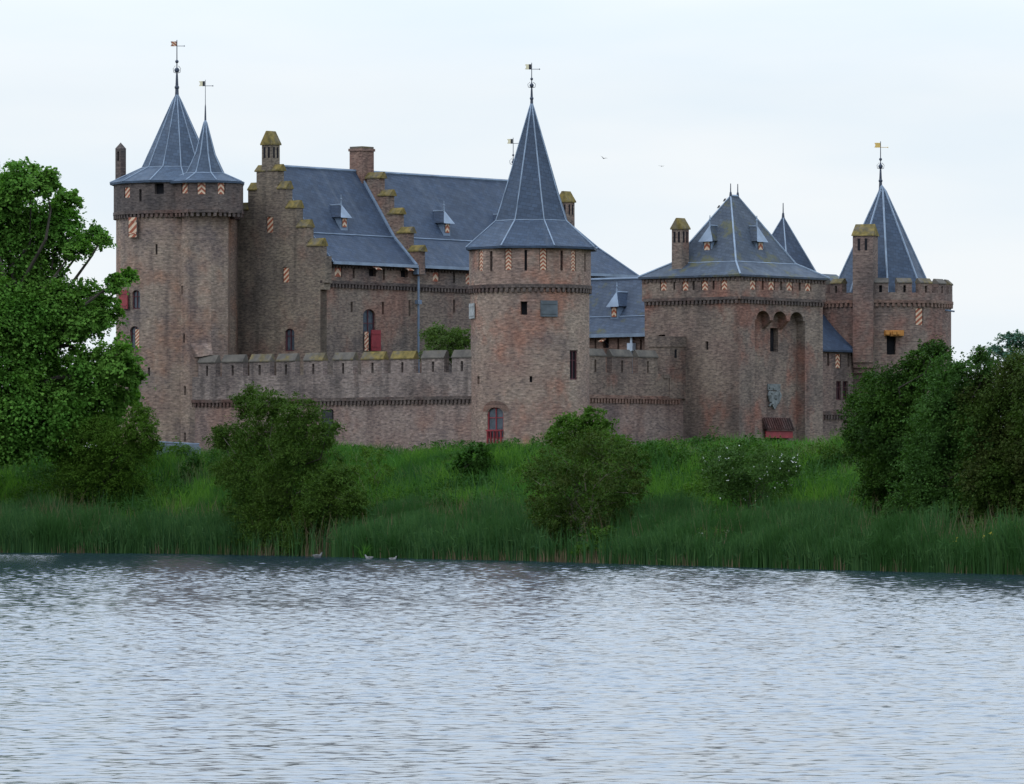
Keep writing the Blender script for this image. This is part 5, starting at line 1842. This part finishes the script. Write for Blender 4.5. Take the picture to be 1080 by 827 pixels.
def swimming_bird(px, py, mat, lab, s=1.0, rz=0.0):
    Y = F * EYE / (py - HOR)
    X = (px - PX0) / F * Y
    T = world_thing('water_bird', lab, 'bird', (X, Y, 0.0), 'birds on the water by the reeds')
    T.rotation_euler = (0, 0, rz)
    j = [(0, 0, 0.06 * s, 0.11 * s), (-0.17 * s, 0, 0.09 * s, 0.07 * s), (-0.28 * s, 0, 0.14 * s, 0.025 * s), (0.12 * s, 0, 0.09 * s, 0.09 * s), (0.2 * s, 0, 0.2 * s, 0.045 * s),
         (0.22 * s, 0, 0.29 * s, 0.05 * s)]
    skin_body('body', j, [(0, 1), (1, 2), (0, 3), (3, 4), (4, 5)], mat, T)
    mb = MB()
    global ORG
    ORG = V(0, 0, 0)
    mb.tube([V(0.26 * s, 0, 0.29 * s), V(0.34 * s, 0, 0.275 * s)], [0.02 * s, 0.006 * s], 5)
    mb.build('beak', M['feather_dark'], T)
    mb = MB()
    for sg in (-1, 1):
        mb.poly([V(0.08 * s, sg * 0.10 * s, 0.16 * s), V(-0.1 * s, sg * 0.12 * s, 0.14 * s), V(-0.3 * s, sg * 0.05 * s, 0.16 * s), V(-0.08 * s, sg * 0.07 * s, 0.19 * s)])
    mb.build('wing', M['feather_grey'], T)
    return T


import bmesh
swimming_bird(335, 588.5, M['feather_grey'], 'grey bird swimming on the water left of the sword-leaved plant', 1.2, 0.3)
swimming_bird(389, 590, M['feather_white'], 'pale bird on the water close beside the sword-leaved plant', 1.0, 2.9)
swimming_bird(414.5, 591, M['feather_white'], 'pale bird on the water right of the sword-leaved plant', 0.9, 0.1)


def flying_bird(px, py, Y, span, bank, lab, mat, flap):
    X, Z = (px - PX0) / F * Y, EYE + (HOR - py) / F * Y
    T = world_thing('flying_bird', lab, 'bird', (X, Y, Z), 'birds in the air')
    s = span
    j = [(0, 0, 0, 0.055 * s), (-0.16 * s, 0, 0.0, 0.035 * s), (-0.28 * s, 0, 0.01 * s, 0.012 * s), (0.12 * s, 0, 0.0, 0.04 * s), (0.2 * s, 0, 0.01 * s, 0.03 * s)]
    skin_body('body', j, [(0, 1), (1, 2), (0, 3), (3, 4)], mat, T)
    global ORG
    ORG = V(0, 0, 0)
    for sg in (-1, 1):
        mb = MB()
        a, b, c = V(0.08 * s, sg * 0.04 * s, 0.02 * s), V(0.1 * s, sg * 0.25 * s, flap * 0.5 * s), V(-0.08 * s, sg * 0.5 * s, flap * 0.62 * s)
        a2, b2 = V(-0.1 * s, sg * 0.04 * s, 0.01 * s), V(-0.08 * s, sg * 0.25 * s, flap * 0.48 * s)
        for o in (0.0, -0.014 * s):
            u = V(0, 0, o)
            mb.poly([a + u, b + u, b2 + u, a2 + u])
            mb.poly([b + u, c + u, b2 + u])
        mb.build('wing', mat, T)
    T.rotation_euler = (bank, 0.1, math.radians(70))
    return T


flying_bird(636.5, 167, 420, 0.75, 0.35, 'dark bird flying in the sky, the left one with raised wing', M['feather_dark'], 0.25)
flying_bird(697.5, 175.3, 430, 0.55, 0.1, 'small dark bird gliding in the sky, the right one', M['feather_dark'], 0.1)


def perched(a, b, z, lab):
    w = to_world(a, b)
    T = world_thing('perched_bird', lab, 'bird', (w[0], w[1], z), 'birds on the gate roof')
    j = [(0, 0, 0.15, 0.065), (-0.07, 0, 0.09, 0.04), (-0.14, 0, 0.02, 0.015), (0.03, 0, 0.20, 0.05), (0.06, 0, 0.26, 0.035)]
    skin_body('body', j, [(0, 1), (1, 2), (0, 3), (3, 4)], M['feather_dark'], T)
    global ORG
    ORG = V(0, 0, 0)
    mb = MB()
    mb.tube([V(0.09, 0, 0.26), V(0.13, 0, 0.25)], [0.015, 0.004], 5)
    mb.build('beak', M['feather_dark'], T)
    mb = MB()
    for sg in (-1, 1):
        mb.tube([V(0, sg * 0.03, 0.1), V(0.01, sg * 0.03, 0.0)], 0.012, 5)
    mb.build('leg', M['feather_dark'], T)


def hip_point(t):
    p = br[0] + (rg[0] - br[0]) * t
    return p


p = hip_point(0.80)
perched(p[0], p[1], p[2] + 0.05, 'dark bird sitting on the left edge of the gate tower roof, the lower one')
p = hip_point(0.90)
perched(p[0], p[1], p[2] + 0.05, 'dark bird sitting on the left edge of the gate tower roof, the upper one')
